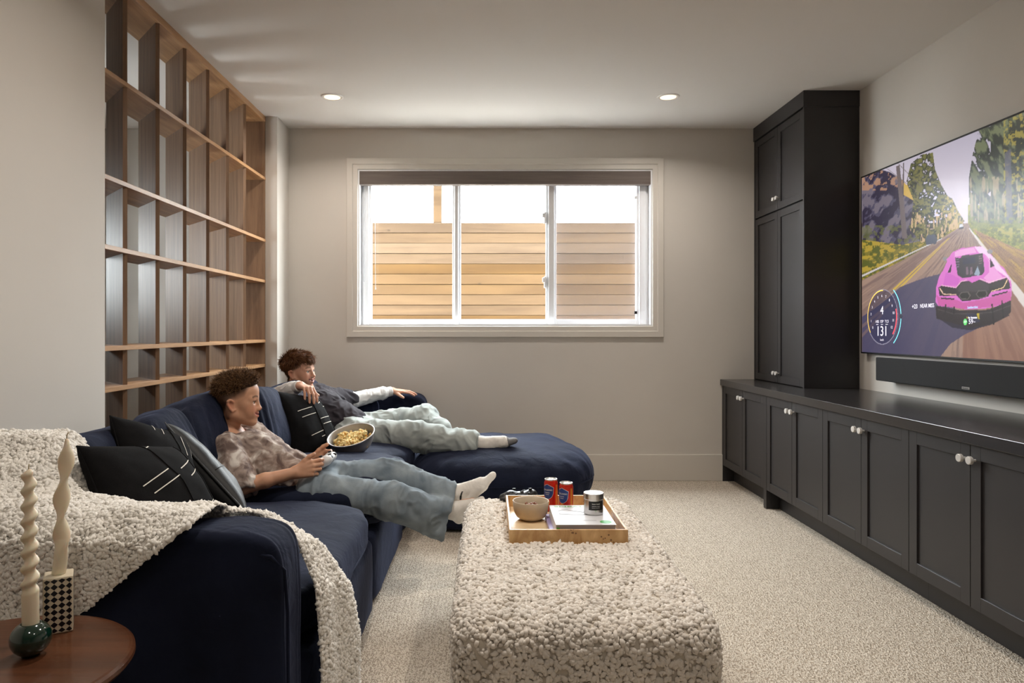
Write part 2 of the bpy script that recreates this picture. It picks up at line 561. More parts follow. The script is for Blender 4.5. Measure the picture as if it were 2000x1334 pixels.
# roller shade cassette and its chain
sh = thing('roller_shade', 'grey-brown fabric roller shade cassette across the window top', 'blind', (0.133, YB + 0.02, 2.3))
box('cassette', OX0 + 0.004, OX1 - 0.004, YB + 0.001, YB + 0.07, 2.306, 2.412, M['shade'], sh, 0.003)
box('end_cap', OX0 + 0.0005, OX0 + 0.004, YB + 0.001, YB + 0.07, 2.306, 2.412, M['black'], sh)
box('end_cap', OX1 - 0.004, OX1 - 0.0005, YB + 0.001, YB + 0.07, 2.306, 2.412, M['black'], sh)
V, Fc = tube([(-0.972, YB + 0.04, 2.306), (-0.972, YB + 0.04, 1.55)], 0.0025, 6)
obj('pull_cord', V, Fc, plain('cord_grey', (150, 150, 152), 0.5), sh)
V, Fc = tube([(-0.89, YB + 0.06, 2.306), (-0.884, YB + 0.06, 1.52), (-0.884, YB + 0.06, 1.49)], [0.002, 0.002, 0.004], 6)
obj('pull_cord', V, Fc, M['vinyl'], sh)

# outside: ground, unseen house parts and pale strip added for the light, fence
M['siding'] = plain('charcoal_siding', (58, 58, 60), 0.8)
M['gravel'] = plain('bark_mulch', (74, 58, 44), 0.95, noise=0.15, nscale=30)
tag(box('ground', -8, 9, YB + WT, 16, -0.2, 0.35, M['gravel']), 'dark mulch bed outside the window', 'ground', kind='structure')
M['reflector'] = plain('pale_reflector', (214, 210, 204), 0.85, noise=0.06, nscale=12)
tag(box('bounce_strip', -6, 7, YB + WT, 7.5, 0.35, 0.38, M['reflector']), 'unseen pale strip added outside to bounce daylight onto the ceiling', 'bounce_strip', kind='structure')  # unseen pale strip, added to throw daylight up to the ceiling
tag(box('wall_sky_block', -12, 12, YB + 0.15, YB + 0.3, ZC + 0.2, 8.6, M['siding']), 'unseen upper house wall above the window, raised to shade the fence', 'wall', kind='structure')  # out of view, built tall to hold sky light off the fence
tag(box('shading_roof', -12, 12, -4.75, YB + 1.7, 8.6, 8.75, M['siding']), 'unseen flat slab over the house, overhang added to shade the fence', 'shading_roof', kind='structure')  # out of view, overhang extended to keep the fence darker
M['cedar'] = wood('cedar_fence', (84, 61, 35), (112, 86, 55), 0.8, 'X', 9, rand=0.16, knots=True)
FY = 8.9
fs = F / FY
fence = thing('plank_fence', 'horizontal cedar plank fence standing outside the window', 'fence', (0.2, FY, 0.35))
pitch, ztop = 20.15 / fs, CH + (VY - 435) / fs
for k in range(17):
    z1 = ztop - k * pitch
    z0 = z1 - pitch + 0.0045
    if z1 < 0.36: break
    dy = [0, 0.004, -0.003, 0.006, 0.0, -0.004, 0.005][k % 7]
    box('plank', -3.6, 3.9, FY + dy, FY + dy + 0.02, max(z0, 0.345), z1, M['cedar'], fence, 0.005, 1)
box('gap_shade_sheet', -3.6, 3.9, FY + 0.0275, FY + 0.0295, 0.345, ztop - 0.004, plain('dark_gap_shade', (40, 28, 18), 0.9), fence)  # dark sheet added so the gaps between planks read as shade
for px in (846, 150, 1560):
    x = (px - VX) / fs * 1.0
    box('post', x, x + 0.105, FY + 0.03, FY + 0.12, 0.345, 4.1, M['cedar'], fence, 0.004)

# recessed ceiling lamps
M['lamp_trim'] = plain('lamp_trim_white', (235, 230, 225), 0.4)
M['lamp_on'] = emitmat('lamp_lens', (255, 238, 206), 0.8)


def downlight(x, y, label, power=1.0):
    t = thing('recessed_light', label, 'ceiling light', (x, y, ZC - 0.012), 'recessed ceiling lights')
    prof = [(0.052, -0.001), (0.058, -0.006), (0.072, -0.005), (0.076, -0.0005)]
    V, Fc = lathe(prof, 40, (x, y, ZC), cap=False)
    obj('trim_ring', V, Fc, M['lamp_trim'], t, True)
    V, Fc = lathe([(0.0535, 0), (0.0535, 0.0015)], 40, (x, y, ZC - 0.0042))
    obj('lens', V, Fc, M['lamp_on'], t)
    l = bpy.data.lights.new('recessed_lamp', 'AREA'); l.shape = 'DISK'; l.size = 0.1
    l.energy = DOWNLIGHT_W * power; l.color = (1.0, 0.92, 0.83); l.spread = math.radians(150)
    lo = bpy.data.objects.new('recessed_lamp', l); lo.location = (x, y, ZC - 0.02)
    COL.objects.link(lo)
    lo.parent = t; lo.location = (0, 0, -0.004)


downlight(-1.047, 4.786, 'round recessed ceiling light on the bookcase side')
downlight(1.212, 4.786, 'round recessed ceiling light on the tall cabinet side')
for x in (-0.45, 0.95):
    for y in (2.3, 0.2):  # near-camera row is added fill for the throw and ottoman front
        downlight(x, y, 'round recessed ceiling light %s, on the %s side' % ({2.3: 'above the sofa and ottoman', 0.2: 'nearest the camera'}[y], 'left' if x < 0 else 'right'), 1.35 if y > 1 else 0.4)

# ================================================================== BOOKCASE
bk = thing('bookcase', 'open oak room-divider bookcase with slanted uprights in the left wall', 'bookcase', (-1.74, 4.05, 0))
BX0, BX1 = -1.850, -1.634
BY0, BY1 = 2.885, 5.233
ZS = [0.07, 0.475, 0.912, 1.091, 1.528, 1.828, 2.282, 2.716]
T = 0.021
for i, z in enumerate(ZS):
    box('top_board' if i == 7 else 'shelf', BX0, BX1, BY0, BY1, z - T / 2 - (0.006 if i == 7 else 0), z + T / 2 + (0.013 if i == 7 else 0), M['oak_h'], bk, 0.0012, 1)
box('plinth', BX0 + 0.02, BX1 - 0.02, BY0, BY1, 0.001, ZS[0] - T / 2, M['oak_h'], bk)
d = np.array([-0.658, 0.753]); nn = np.array([0.753, 0.658])
for i in range(7):
    z0, z1 = ZS[i] + T / 2, ZS[i + 1] - T / 2 - (0.006 if i == 6 else 0)
    for k in range(7):
        y = 2.903 + 0.3172 * k
        A = np.array([BX1 - 0.004 - 0.0143, y]); 
        L_ = 0.296
        pts = [A + nn * 0.0, A + nn * 0.019, A + nn * 0.019 + d * L_, A + d * L_]
        pts[2] = pts[2]; 
        V = [(p[0], p[1], z) for z in (z0, z1) for p in pts]
        # clip the tail at the rear face
        V = [(max(v[0], BX0 + 0.002), min(v[1], BY1 - 0.02), v[2]) for v in V]
        obj('upright', V, [[3, 2, 1, 0], [4, 5, 6, 7], [0, 1, 5, 4], [1, 2, 6, 5], [2, 3, 7, 6], [3, 0, 4, 7]], M['oak'], bk)
    box('end_panel', BX0, BX1 - 0.002, BY1 - 0.019, BY1 - 0.0005, z0, z1, M['oak'], bk)
    box('end_panel', BX0, BX1 - 0.002, BY0 + 0.0005, BY0 + 0.0165, z0, z1, M['oak'], bk)

# ================================================================== CABINETS
def knob(x, y, z, parent, r=0.0155):
    """round knob pointing towards -X"""
    prof = [(0.005, 0.0), (0.005, 0.014), (r * 0.93, 0.015), (r, 0.017), (r, 0.027), (r * 0.9, 0.029), (r * 0.4, 0.0292)]
    V, Fc = lathe(prof, 20)
    V = np.stack([x - V[:, 2], y + V[:, 0], z + V[:, 1]], 1)
    return obj('knob', V, [f[::-1] for f in Fc], M['knob'], parent, False)


def shaker(x, y0, y1, z0, z1, parent, ky, kz, st=0.055, kr=0.0155):
    """five-piece door in the plane X=x (front), facing -X; returns the door"""
    th, rec = 0.02, 0.008
    g = 0.0015
    y0, y1, z0, z1 = y0 + g, y1 - g, z0 + g, z1 - g
    parts = [boxd(x, x + th, y0, y0 + st, z0, z1, 0.001, 1), boxd(x, x + th, y1 - st, y1, z0, z1, 0.001, 1),
             boxd(x, x + th, y0 + st - 0.0005, y1 - st + 0.0005, z0, z0 + st, 0.001, 1), boxd(x, x + th, y0 + st - 0.0005, y1 - st + 0.0005, z1 - st, z1, 0.001, 1)]
    V, Fc = merge(*parts)
    dr = obj('door', V, Fc, M['cab'], parent)
    box('panel', x + rec, x + th - 0.002, y0 + st - 0.004, y1 - st + 0.004, z0 + st - 0.004, z1 - st + 0.004, M['cab'], dr)
    knob(x, ky, kz, dr, kr)
    return dr


CX = 1.822               # door fronts of the base cabinets
bounds = [(5.536, 5.10, 4.70), (4.655, 4.266, 3.874), (3.874, 3.475, 3.081), (3.081, 2.688, 2.294), (2.294, 1.90, 1.507)]
clabels = ['charcoal two-door base cabinet against the back wall, under the tall cabinet',
           'charcoal two-door base cabinet next to the one under the tall cabinet',
           'charcoal two-door base cabinet third from the back wall',
           'charcoal two-door base cabinet fourth from the back wall, cut by the frame edge',
           'charcoal two-door base cabinet nearest to the camera']
for i, (ya, ym, yb) in enumerate(bounds):
    t = thing('base_cabinet', clabels[i], 'cabinet', (2.12, (ya + yb) / 2, 0), 'charcoal base cabinets')
    box('carcass', CX + 0.021, XR - 0.002, yb + 0.0005, ya - 0.0005, 0.118, 0.742, M['cab'], t)
    box('toe_kick', 1.908, XR - 0.002, yb + 0.0005, ya - 0.0005, 0.0, 0.118, M['cab'], t)
    shaker(CX, ym, ya - (0.02 if i == 0 else 0), 0.123, 0.741, t, ym + 0.028, 0.683)
    shaker(CX, yb, ym, 0.123, 0.741, t, ym - 0.028, 0.683)
    if i == 0:
        box('filler_post', CX - 0.001, 1.907, ya - 0.02, ya - 0.0006, 0.0, 0.742, M['cab'], t)
        box('filler_post', CX - 0.001, 1.907, 4.6555, 4.6995, 0.0, 0.742, M['cab'], t)
box('countertop', 1.806, XR - 0.001, 1.50, YB - 0.002, 0.7425, 0.789, M['counter'], None, 0.002)
ct = bpy.context.scene.objects['countertop']
tag(ct, 'long dark charcoal countertop running along the base cabinets', 'countertop')

TX = 2.072
tc_ = thing('tall_cabinet', 'tall charcoal four-door cabinet standing on the countertop by the back wall', 'cabinet', (2.25, 5.1, 0.789))
TY0, TY1 = 4.66, 5.537
box('carcass', TX + 0.021, XR - 0.002, TY0 + 0.02, TY1, 0.7895, 2.62, M['cab'], tc_)
box('side_panel', TX - 0.002, XR - 0.002, TY0, TY0 + 0.0195, 0.7895, 2.634, M['cab'], tc_)
box('cornice', TX - 0.008, XR - 0.002, TY0 - 0.006, TY1, 2.6345, ZC - 0.001, M['cab'], tc_, 0.0015)
box('filler_strip', TX - 0.001, TX + 0.02, TY1 - 0.022, TY1, 0.7895, 2.634, M['cab'], tc_)
ym = 5.093
for (ya, yb_, s) in ((TY1 - 0.024, ym, 1), (ym, TY0 + 0.021, -1)):
    shaker(TX, yb_, ya, 2.032, 2.628, tc_, ym + s * 0.026, 2.112, 0.05, 0.0145)
    shaker(TX, yb_, ya, 0.793, 2.024, tc_, ym + s * 0.026, 0.862, 0.05, 0.0145)

# ================================================================== SOUND BAR
sb = thing('soundbar', 'long black fabric soundbar mounted below the television', 'soundbar', (2.38, 3.53, 0.867))
M['grille'] = plain('black_grille_cloth', (20, 19, 20), 0.8, bump=0.3, bscale=900)
box('grille', 2.340, 2.36, 2.764, 4.297, 0.868, 1.008, M['grille'], sb, 0.006, 3)
box('housing', 2.3605, 2.42, 2.77, 4.29, 0.872, 1.004, M['black'], sb, 0.004)
V, Fc = boxd(2.3375, 2.3402, 3.455, 3.512, 0.880, 0.8925, 0.001, 1)
bd = obj('badge', V, Fc, plain('badge_silver', (170, 168, 165), 0.3, metal=0.8), sb)
V, Fc = strokes([2.4])
V = np.stack([np.full(len(V), 2.3372), 3.4835 - V[:, 0] * 0.018, 0.8862 + V[:, 1] * 0.011], 1)
obj('lettering', V, Fc, M['black'], bd)
# ================================================================== TELEVISION
TVX = 2.40
tv = thing('television', 'large wall-mounted television showing a racing game with a pink sports car', 'television', (2.41, 3.57, 1.022))
TY_L, TY_R, TZ0, TZ1 = 4.576, 2.562, 1.022, 2.155
box('housing', TVX + 0.004, XR - 0.002, TY_R + 0.004, TY_L - 0.004, TZ0 + 0.004, TZ1 - 0.004, M['black'], tv, 0.004)
BZ = 0.009
V, Fc = merge(boxd(TVX - 0.002, TVX + 0.0035, TY_R, TY_L, TZ0, TZ0 + BZ), boxd(TVX - 0.002, TVX + 0.0035, TY_R, TY_L, TZ1 - BZ, TZ1),
              boxd(TVX - 0.002, TVX + 0.0035, TY_R, TY_R + BZ, TZ0 + BZ, TZ1 - BZ), boxd(TVX - 0.002, TVX + 0.0035, TY_L - BZ, TY_L, TZ0 + BZ, TZ1 - BZ))
obj('bezel', V, Fc, M['black'], tv)

NU, NV = 560, 315
gy = np.linspace(TY_L - BZ, TY_R + BZ, NU)
gz = np.linspace(TZ0 + BZ, TZ1 - BZ, NV)
GY, GZ = np.meshgrid(gy, gz)
# picture coordinates of the game image (u to the right, v down), taken along the screen
PU = VX + F * TVX / GY
PV = VY - (GZ - CH) * F / GY


def inpoly(poly):
    p = np.array(poly, float)
    r = np.zeros(PU.shape, bool)
    j = len(p) - 1
    for i in range(len(p)):
        xi, yi, xj, yj = p[i][0], p[i][1], p[j][0], p[j][1]
        c = ((yi > PV) != (yj > PV)) & (PU < (xj - xi) * (PV - yi) / (yj - yi + 1e-9) + xi)
        r ^= c
        j = i
    return r


IMG = np.zeros((NV, NU, 3))


def paint(mask, rgb, a=1.0):
    c = np.array(lin(rgb))
    al = (mask * 1.0 if mask.dtype == bool else mask) * a
    IMG[:] = IMG * (1 - al[..., None]) + c * al[..., None]


def nz(sx, sy, seed=0, oct=3):
    return fbm(np.stack([PU / sx, PV / sy, np.zeros_like(PU)], -1), oct, seed)


HU, HV = 1889.0, 436.0          # vanishing point of the road in the game picture
ang = np.arctan2(PV - HV, PU - HU); rad = np.hypot(PV - HV, PU - HU) + 1
streak = fbm(np.stack([ang * 34, np.log(rad) * 2.2, np.zeros_like(ang)], -1), 3, 11)
fine = fbm(np.stack([ang * 120, np.log(rad) * 5, np.zeros_like(ang)], -1), 2, 5)
leaf = nz(7, 7, 3, 4)
# sky
t = np.clip((PV - 240) / 200, 0, 1)
IMG[:] = np.array(lin((172, 166, 182))) * (1 - t[..., None]) + np.array(lin((222, 210, 222))) * t[..., None]
paint(np.clip(0.5 + (PV - 352) / 6, 0, 1), (214, 204, 217), 0.6)
# road and verges
paint(PV > HV, (150, 124, 112))
paint((PV > HV) & (streak > 0.25), (176, 146, 128), 0.55)
paint((PV > HV) & (streak < -0.35), (116, 94, 92), 0.55)
paint((PV > 560) & (PU > 1880), (150, 104, 84), 0.55)
# right verge: grass, then dirt
rv = inpoly([(1891, 437), (1900, 455), (1960, 535), (2000, 588), (2300, 960), (2300, 400), (1891, 400)])
paint(rv, (128, 132, 62))
paint(rv & (leaf + streak * 0.8 > 0.25), (168, 160, 74), 0.8)
paint(rv & (leaf - streak < -0.4), (84, 96, 50), 0.7)
dv = inpoly([(1900, 447), (1925, 458), (1985, 485), (2300, 560), (2300, 960), (2000, 588), (1940, 505)])
paint(dv, (158, 124, 92))
paint(dv & (streak > 0.15), (196, 158, 84), 0.6)
paint(dv & (fine < -0.3), (118, 92, 78), 0.6)
# left verge
lv = inpoly([(1880, 440), (1684, 466), (1684, 547), (1760, 510), (1838, 466)])
paint(lv, (128, 118, 52))
paint(lv & (leaf + streak > 0.3), (188, 160, 62), 0.8)
paint(lv & (leaf < -0.35), (74, 86, 40), 0.7)
# rock face
rk = inpoly([(1684, 343), (1716, 330), (1738, 336), (1762, 352), (1790, 382), (1806, 470), (1760, 478), (1684, 468)])
paint(rk, (82, 76, 96))
rn = fbm(np.stack([(PU + PV * 0.6) / 11, (PV - PU * 0.6) / 24, np.zeros_like(PU)], -1), 4, 21)
paint(rk & (rn > 0.25), (122, 112, 122), 0.8)
paint(rk & (rn < -0.2), (44, 36, 54), 0.8)
paint(rk & (PV < 372) & (rn + leaf > 0.15), (178, 136, 108), 0.85)
paint(rk & (PV > 440) & (leaf > 0.1), (110, 112, 60), 0.6)
paint(inpoly([(1764, 356), (1786, 372), (1792, 396), (1764, 380)]), (206, 170, 84))
# left trees
for poly, c1, c2, c3 in (
    ([(1779, 320), (1800, 302), (1822, 298), (1826, 330), (1838, 360), (1852, 385), (1862, 424), (1864, 444), (1838, 466), (1800, 474), (1778, 450), (1784, 390), (1770, 356)], (74, 78, 52), (120, 116, 62), (38, 40, 32)),
    ([(1846, 380), (1860, 388), (1870, 410), (1884, 432), (1880, 444), (1850, 452), (1838, 420)], (106, 104, 66), (178, 156, 84), (62, 66, 48))):
    mk = inpoly(poly)
    edge = leaf * 0.6 + nz(3.5, 3.5, 8, 2) * 0.5
    mk = mk & (edge > -0.62)
    paint(mk, c1); paint(mk & (edge > 0.15), c2, 0.85); paint(mk & (edge < -0.2), c3, 0.8)
    paint(mk & (PV > 415) & (nz(3, 9, 15, 2) > 0.3), (214, 176, 128), 0.8)
paint(inpoly([(1750, 325), (1757, 322), (1766, 400), (1772, 466), (1762, 466), (1757, 400)]), (112, 100, 100))
paint(inpoly([(1764, 318), (1766, 318), (1765, 380), (1762, 380)]), (96, 86, 86))
for a_, b_ in (((1730, 328), (1796, 378)), ((1752, 318), (1800, 366))):
    paint(inpoly([a_, (a_[0] + 1.5, a_[1]), (b_[0] + 1.5, b_[1]), b_]), (110, 100, 90))
# right trees
rt = inpoly([(1897, 432), (1893, 390), (1892, 350), (1900, 300), (1910, 262), (1912, 242), (1950, 226), (2000, 200), (2300, 60), (2300, 440), (1990, 436), (1940, 438)])
shag = fbm(np.stack([(PU - PV * 0.5) / 9, (PV + PU * 0.3) / 20, np.zeros_like(PU)], -1), 4, 31)
rt = rt & ((shag > -0.75) | (PU > 1935))
paint(rt, (70, 78, 60)); paint(rt & (shag > 0.2), (112, 118, 86), 0.8); paint(rt & (shag < -0.15), (34, 40, 34), 0.85)
paint(rt & (PU > 1960) & (leaf > 0.2), (168, 152, 66), 0.7)
paint(rt & (PV > 345) & (nz(3, 30, 17, 2) > 0.35), (176, 156, 124), 0.7)
paint(inpoly([(1962, 300), (1974, 290), (1978, 436), (1966, 436)]) & rt, (92, 90, 102), 0.8)
paint(inpoly([(2060, 200), (2084, 190), (2088, 440), (2066, 440)]) & rt, (92, 84, 84), 0.8)
paint(inpoly([(1893, 436), (1890, 420), (1930, 428), (2000, 424), (2300, 410), (2300, 440), (1990, 440), (1915, 446)]) & (leaf > -0.1), (110, 120, 60), 0.7)
# lane lines
paint(inpoly([(1892, 446), (1894.5, 446), (2003, 578), (2300, 930), (2300, 985), (1996, 596)]), (222, 212, 206))
paint(inpoly([(1840, 465), (1838, 468), (1684, 541), (1684, 537)]), (206, 198, 196))
for d_ in (0, 1):
    paint(inpoly([(1852 + d_ * 2, 465), (1853 + d_ * 2, 465), (1748 + d_ * 9, 566), (1742 + d_ * 9, 566)]), (206, 172, 78))
# car shadow
shm = inpoly([(1836, 535), (1812, 541), (1790, 548), (1757, 561), (1735, 582), (1706, 604), (1684, 618), (1684, 700), (1834, 700), (1856, 672), (1883, 654), (1930, 632), (1836, 590)])
paint(shm, (72, 70, 100), 0.92)
for q in ((1720, 586, 1684, 612), (1738, 590, 1684, 634), (1720, 612, 1684, 652)):
    paint(inpoly([(q[0], q[1]), (q[0] + 6, q[1] + 2), (q[2], q[3] + 7), (q[2], q[3])]), (132, 108, 104), 0.6)
# far traffic
paint(inpoly([(1808, 466), (1812, 459), (1826, 458), (1831, 468), (1828, 476), (1808, 478)]), (72, 78, 92))
paint(inpoly([(1874, 438), (1880, 438), (1882, 446), (1873, 447)]), (206, 204, 210)); paint(inpoly([(1873, 444), (1882, 443), (1882, 447), (1873, 448)]), (60, 56, 60))


def c6(pts):
    return [(1680 + x / 5.559, 460 + y / 5.559) for x, y in pts]


PINK = (222, 112, 204)
paint(inpoly(c6([(850, 900), (1000, 1000), (1200, 1030), (1420, 970), (1620, 870), (1600, 800), (900, 820)])), (30, 28, 46), 0.9)
paint(inpoly(c6([(1005, 180), (1090, 140), (1240, 118), (1330, 120), (1362, 170), (1420, 205), (1500, 310), (1560, 350), (1600, 420), (1640, 500), (1645, 620), (1635, 720), (1560, 750), (1430, 780), (1300, 800), (1130, 800), (980, 775), (850, 765), (820, 720), (825, 560), (860, 440), (900, 380), (940, 290), (985, 200)])), PINK)
paint(inpoly(c6([(1240, 120), (1330, 122), (1420, 210), (1500, 312), (1600, 425), (1635, 505), (1590, 450), (1480, 375), (1380, 230), (1350, 200), (1290, 190)])), (250, 205, 240))
paint(inpoly(c6([(1030, 180), (1090, 150), (1235, 124), (1262, 186), (1110, 215), (1025, 235)])), (240, 168, 224))
paint(inpoly(c6([(1350, 210), (1400, 290), (1400, 400), (1340, 460), (1400, 520), (1560, 462), (1480, 380)])), (244, 172, 226), 0.75)
paint(inpoly(c6([(930, 400), (990, 420), (1080, 470), (1060, 540), (900, 540)])), (206, 92, 196), 0.8)
paint(inpoly(c6([(825, 640), (860, 670), (1050, 700), (1120, 730), (1300, 700), (1420, 670), (1640, 600), (1640, 720), (1430, 775), (1130, 798), (850, 762)])), (204, 88, 164))
paint(inpoly(c6([(1030, 240), (1090, 245), (1110, 215), (1250, 205), (1330, 193), (1352, 390), (1320, 430), (1110, 462), (1058, 430)])), (44, 42, 52))
paint(inpoly(c6([(1110, 245), (1245, 228), (1252, 300), (1116, 318)])), (30, 30, 58))
paint(inpoly(c6([(1235, 425), (1275, 335), (1300, 400), (1290, 440)])), (150, 164, 184))
for q in range(4):
    paint(inpoly(c6([(1040, 255 + q * 27), (1074, 252 + q * 27), (1076, 264 + q * 27), (1042, 268 + q * 27)])), (120, 100, 128))
    paint(inpoly(c6([(1286, 222 + q * 26), (1322, 215 + q * 26), (1324, 226 + q * 26), (1288, 234 + q * 26)])), (110, 90, 100))
for q in (1150, 1195):
    paint(inpoly(c6([(q, 340), (q + 20, 338), (q + 28, 420), (q - 2, 426)])), (118, 92, 110))
paint(inpoly(c6([(950, 400), (996, 298), (985, 400), (960, 408)])), (40, 22, 44))
paint(inpoly(c6([(1408, 240), (1460, 330), (1410, 352)])), (44, 26, 46))
paint(inpoly(c6([(848, 565), (880, 545), (1040, 572), (1090, 505), (1180, 492), (1215, 512), (1300, 478), (1400, 520), (1590, 458), (1620, 500), (1632, 575), (1420, 612), (1390, 662), (1290, 692), (1110, 716), (1048, 652), (862, 658)])), (36, 30, 34))
paint(inpoly(c6([(1180, 500), (1215, 515), (1300, 490), (1390, 530), (1400, 600), (1230, 610), (1060, 610), (1090, 520)])), (54, 50, 54))
for cx_, cy_, w_ in ((1135, 655, 66), (1322, 636, 66)):
    hx = [(cx_ - w_, cy_), (cx_ - w_ * 0.6, cy_ - 40), (cx_ + w_ * 0.6, cy_ - 44), (cx_ + w_, cy_ - 4), (cx_ + w_ * 0.6, cy_ + 36), (cx_ - w_ * 0.6, cy_ + 40)]
    paint(inpoly(c6(hx)), (92, 84, 84))
    paint(inpoly(c6([(cx_ + (x - cx_) * 0.82, cy_ + (y - cy_) * 0.78) for x, y in hx])), (10, 9, 10))


def stroke(pts, wd, rgb):
    for (x0, y0), (x1, y1) in zip(pts[:-1], pts[1:]):
        dx, dy = x1 - x0, y1 - y0
        l_ = math.hypot(dx, dy); nx, ny = -dy / l_ * wd / 2, dx / l_ * wd / 2
        paint(inpoly(c6([(x0 + nx, y0 + ny), (x1 + nx, y1 + ny), (x1 - nx, y1 - ny), (x0 - nx, y0 - ny)])), rgb)


stroke([(862, 570), (905, 636), (1045, 642)], 9, (238, 196, 168))
stroke([(1600, 478), (1555, 566), (1422, 608)], 9, (240, 200, 150))
stroke([(880, 540), (1040, 566), (1098, 498), (1160, 484)], 8, (246, 190, 214))
stroke([(1300, 470), (1400, 512), (1585, 452)], 8, (250, 206, 222))
stroke([(880, 680), (1025, 690)], 16, (34, 24, 30))
stroke([(1430, 655), (1600, 610)], 16, (34, 24, 30))
paint(inpoly(c6([(818, 762), (980, 792), (1130, 822), (1300, 822), (1430, 792), (1640, 700), (1636, 835), (1560, 892), (1430, 962), (1200, 1000), (930, 932), (828, 902)])), (38, 32, 36))
stroke([(840, 800), (1010, 850), (1150, 850), (1300, 845), (1440, 830), (1630, 760)], 10, (66, 58, 62))
for q in ((930, 745, 920, 860), (1020, 770, 1016, 850), (1430, 740, 1450, 970), (1540, 700, 1556, 900)):
    stroke([(q[0], q[1]), (q[2], q[3])], 14, (24, 20, 24))
paint(inpoly(c6([(1155, 852), (1292, 842), (1297, 942), (1160, 948)])), (38, 40, 66))
paint(inpoly(c6([(1262, 844), (1292, 842), (1297, 910), (1284, 910)])), (190, 168, 40))
paint(inpoly(c6([(1155, 880), (1175, 890), (1160, 905)])), (190, 168, 40))
for cx_, cy_ in ((928, 255), (1408, 175)):
    el = ((PU - (1680 + cx_ / 5.559)) / 5.6) ** 2 + ((PV - (460 + cy_ / 5.559)) / 4.4) ** 2 < 1
    paint(el, (142, 136, 138))
stroke([(940, 270), (975, 235)], 18, PINK)
# gauge disc
GCY, GCZ, GR = 4.334, 1.251, 0.166
gd = np.hypot(GY - GCY, GZ - GCZ)
paint(gd < GR, (42, 44, 78), 0.55)
paint(np.abs(gd - GR) < 0.0022, (176, 170, 190), 0.9)

IDX = np.arange(NU * NV).reshape(NV, NU)
Q = np.stack([IDX[:-1, :-1], IDX[1:, :-1], IDX[1:, 1:], IDX[:-1, 1:]], -1).reshape(-1, 4)
V = np.stack([np.full(GY.size, TVX), GY.ravel(), GZ.ravel()], 1)
M['screen'] = vcolmat('lit_screen', 0.25, emit=0.64)
scr = obj('screen', V, Q, M['screen'], tv, cols=IMG.reshape(-1, 3))


def glow(name, rgb):
    return emitmat('screen_' + name, rgb, 0.66)


GLW = {'white': glow('white', (222, 216, 228)), 'yellow': glow('yellow', (222, 184, 70)), 'red': glow('red', (214, 62, 76)), 'cyan': glow('cyan', (110, 206, 220)),
       'green': glow('green', (70, 170, 80)), 'dark': glow('dark', (22, 26, 40)), 'blue': glow('blue', (150, 196, 236))}


def arc(name, r0, r1, a0, a1, c):
    n = 48
    V, Fc = [], []
    for i in range(n + 1):
        a = math.radians(a0 + (a1 - a0) * i / n)
        for r in (r0, r1):
            V.append((TVX - 0.0006, GCY - r * math.cos(a), GCZ + r * math.sin(a)))
    for i in range(n):
        Fc.append([2 * i, 2 * i + 1, 2 * i + 3, 2 * i + 2])
    obj(name, V, Fc, GLW[c], scr)


arc('gauge_arc', 0.158, 0.165, 216, 86, 'yellow')
arc('gauge_arc', 0.150, 0.160, 17, -42, 'red')
arc('gauge_arc', 0.196, 0.203, 52, -52, 'cyan')


def label(s, y, z, h, c='white', bold=0.0, sx=1.0, lean=0.0):
    V, Fc = textmesh(s, 1.0, bold)
    k = h / 0.72
    x = V[:, 0] * k * sx + lean * V[:, 1] * k
    obj('lettering', np.stack([np.full(len(V), TVX - 0.0009), y - x, z + V[:, 1] * k], 1), Fc, GLW[c], scr)


for k in range(13):
    a = math.radians(214 - 20.6 * k)
    label(str(k), GCY - 0.124 * math.cos(a), GCZ + 0.124 * math.sin(a) + 0.004, 0.016)
label('4', GCY, GCZ + 0.038, 0.052)
label('ABS', GCY + 0.052, GCZ - 0.028, 0.017); label('ESP', GCY, GCZ - 0.028, 0.017); label('TCS', GCY - 0.052, GCZ - 0.028, 0.017)
for q in (0.052, 0, -0.052):
    V, Fc = boxd(TVX - 0.0009, TVX - 0.0006, GCY + q - 0.012, GCY + q + 0.012, GCZ - 0.047, GCZ - 0.044)
    obj('underline', V, Fc, GLW['white'], scr)
label('131', GCY, GCZ - 0.089, 0.062, sx=1.0)
label('km/h', GCY, GCZ - 0.140, 0.014)
dm = 0.016
obj('gauge_marker', [(TVX - 0.0009, GCY - 0.2, GCZ + dm), (TVX - 0.0009, GCY - 0.2 - dm, GCZ), (TVX - 0.0009, GCY - 0.2, GCZ - dm), (TVX - 0.0009, GCY - 0.2 + dm, GCZ)], [[0, 1, 2, 3]], GLW['dark'], scr)


def at_tv(px, py):
    Y = F * TVX / (px - VX)
    return Y, CH - (py - VY) * Y / F


y, z = at_tv(1786.8, 599.0); label('+23', y, z, 0.024, bold=0.012)
y, z = at_tv(1810.8, 597.3); label('NEAR MISS', y, z, 0.022, bold=0.006, sx=0.86)
y, z = at_tv(1899.8, 600.2); label('Lamborghini', y, z, 0.012, 'blue', bold=0.02, sx=0.9)
y, z = at_tv(1896.5, 628.5); label('59', y, z, 0.024, bold=0.01)
y, z = at_tv(1903.5, 628.5); label('km', y, z, 0.008)
y, z = at_tv(1900.0, 620.2); V, Fc = strokes([0.9, 2.8]); obj('plate_print', np.stack([np.full(len(V), TVX - 0.0009), y - V[:, 0] * 0.016, z + V[:, 1] * 0.02], 1), Fc, GLW['white'], scr)
y, z = at_tv(1885.6, 628.9)
obj('points_badge', [(TVX - 0.0009, y + 0.016 * math.cos(PI / 6 + k * PI / 3 + PI / 2), z + 0.018 * math.sin(PI / 6 + k * PI / 3 + PI / 2)) for k in range(6)], [[0, 5, 4, 3, 2, 1]], GLW['green'], scr)
V, Fc = textmesh('XP', 0.018)
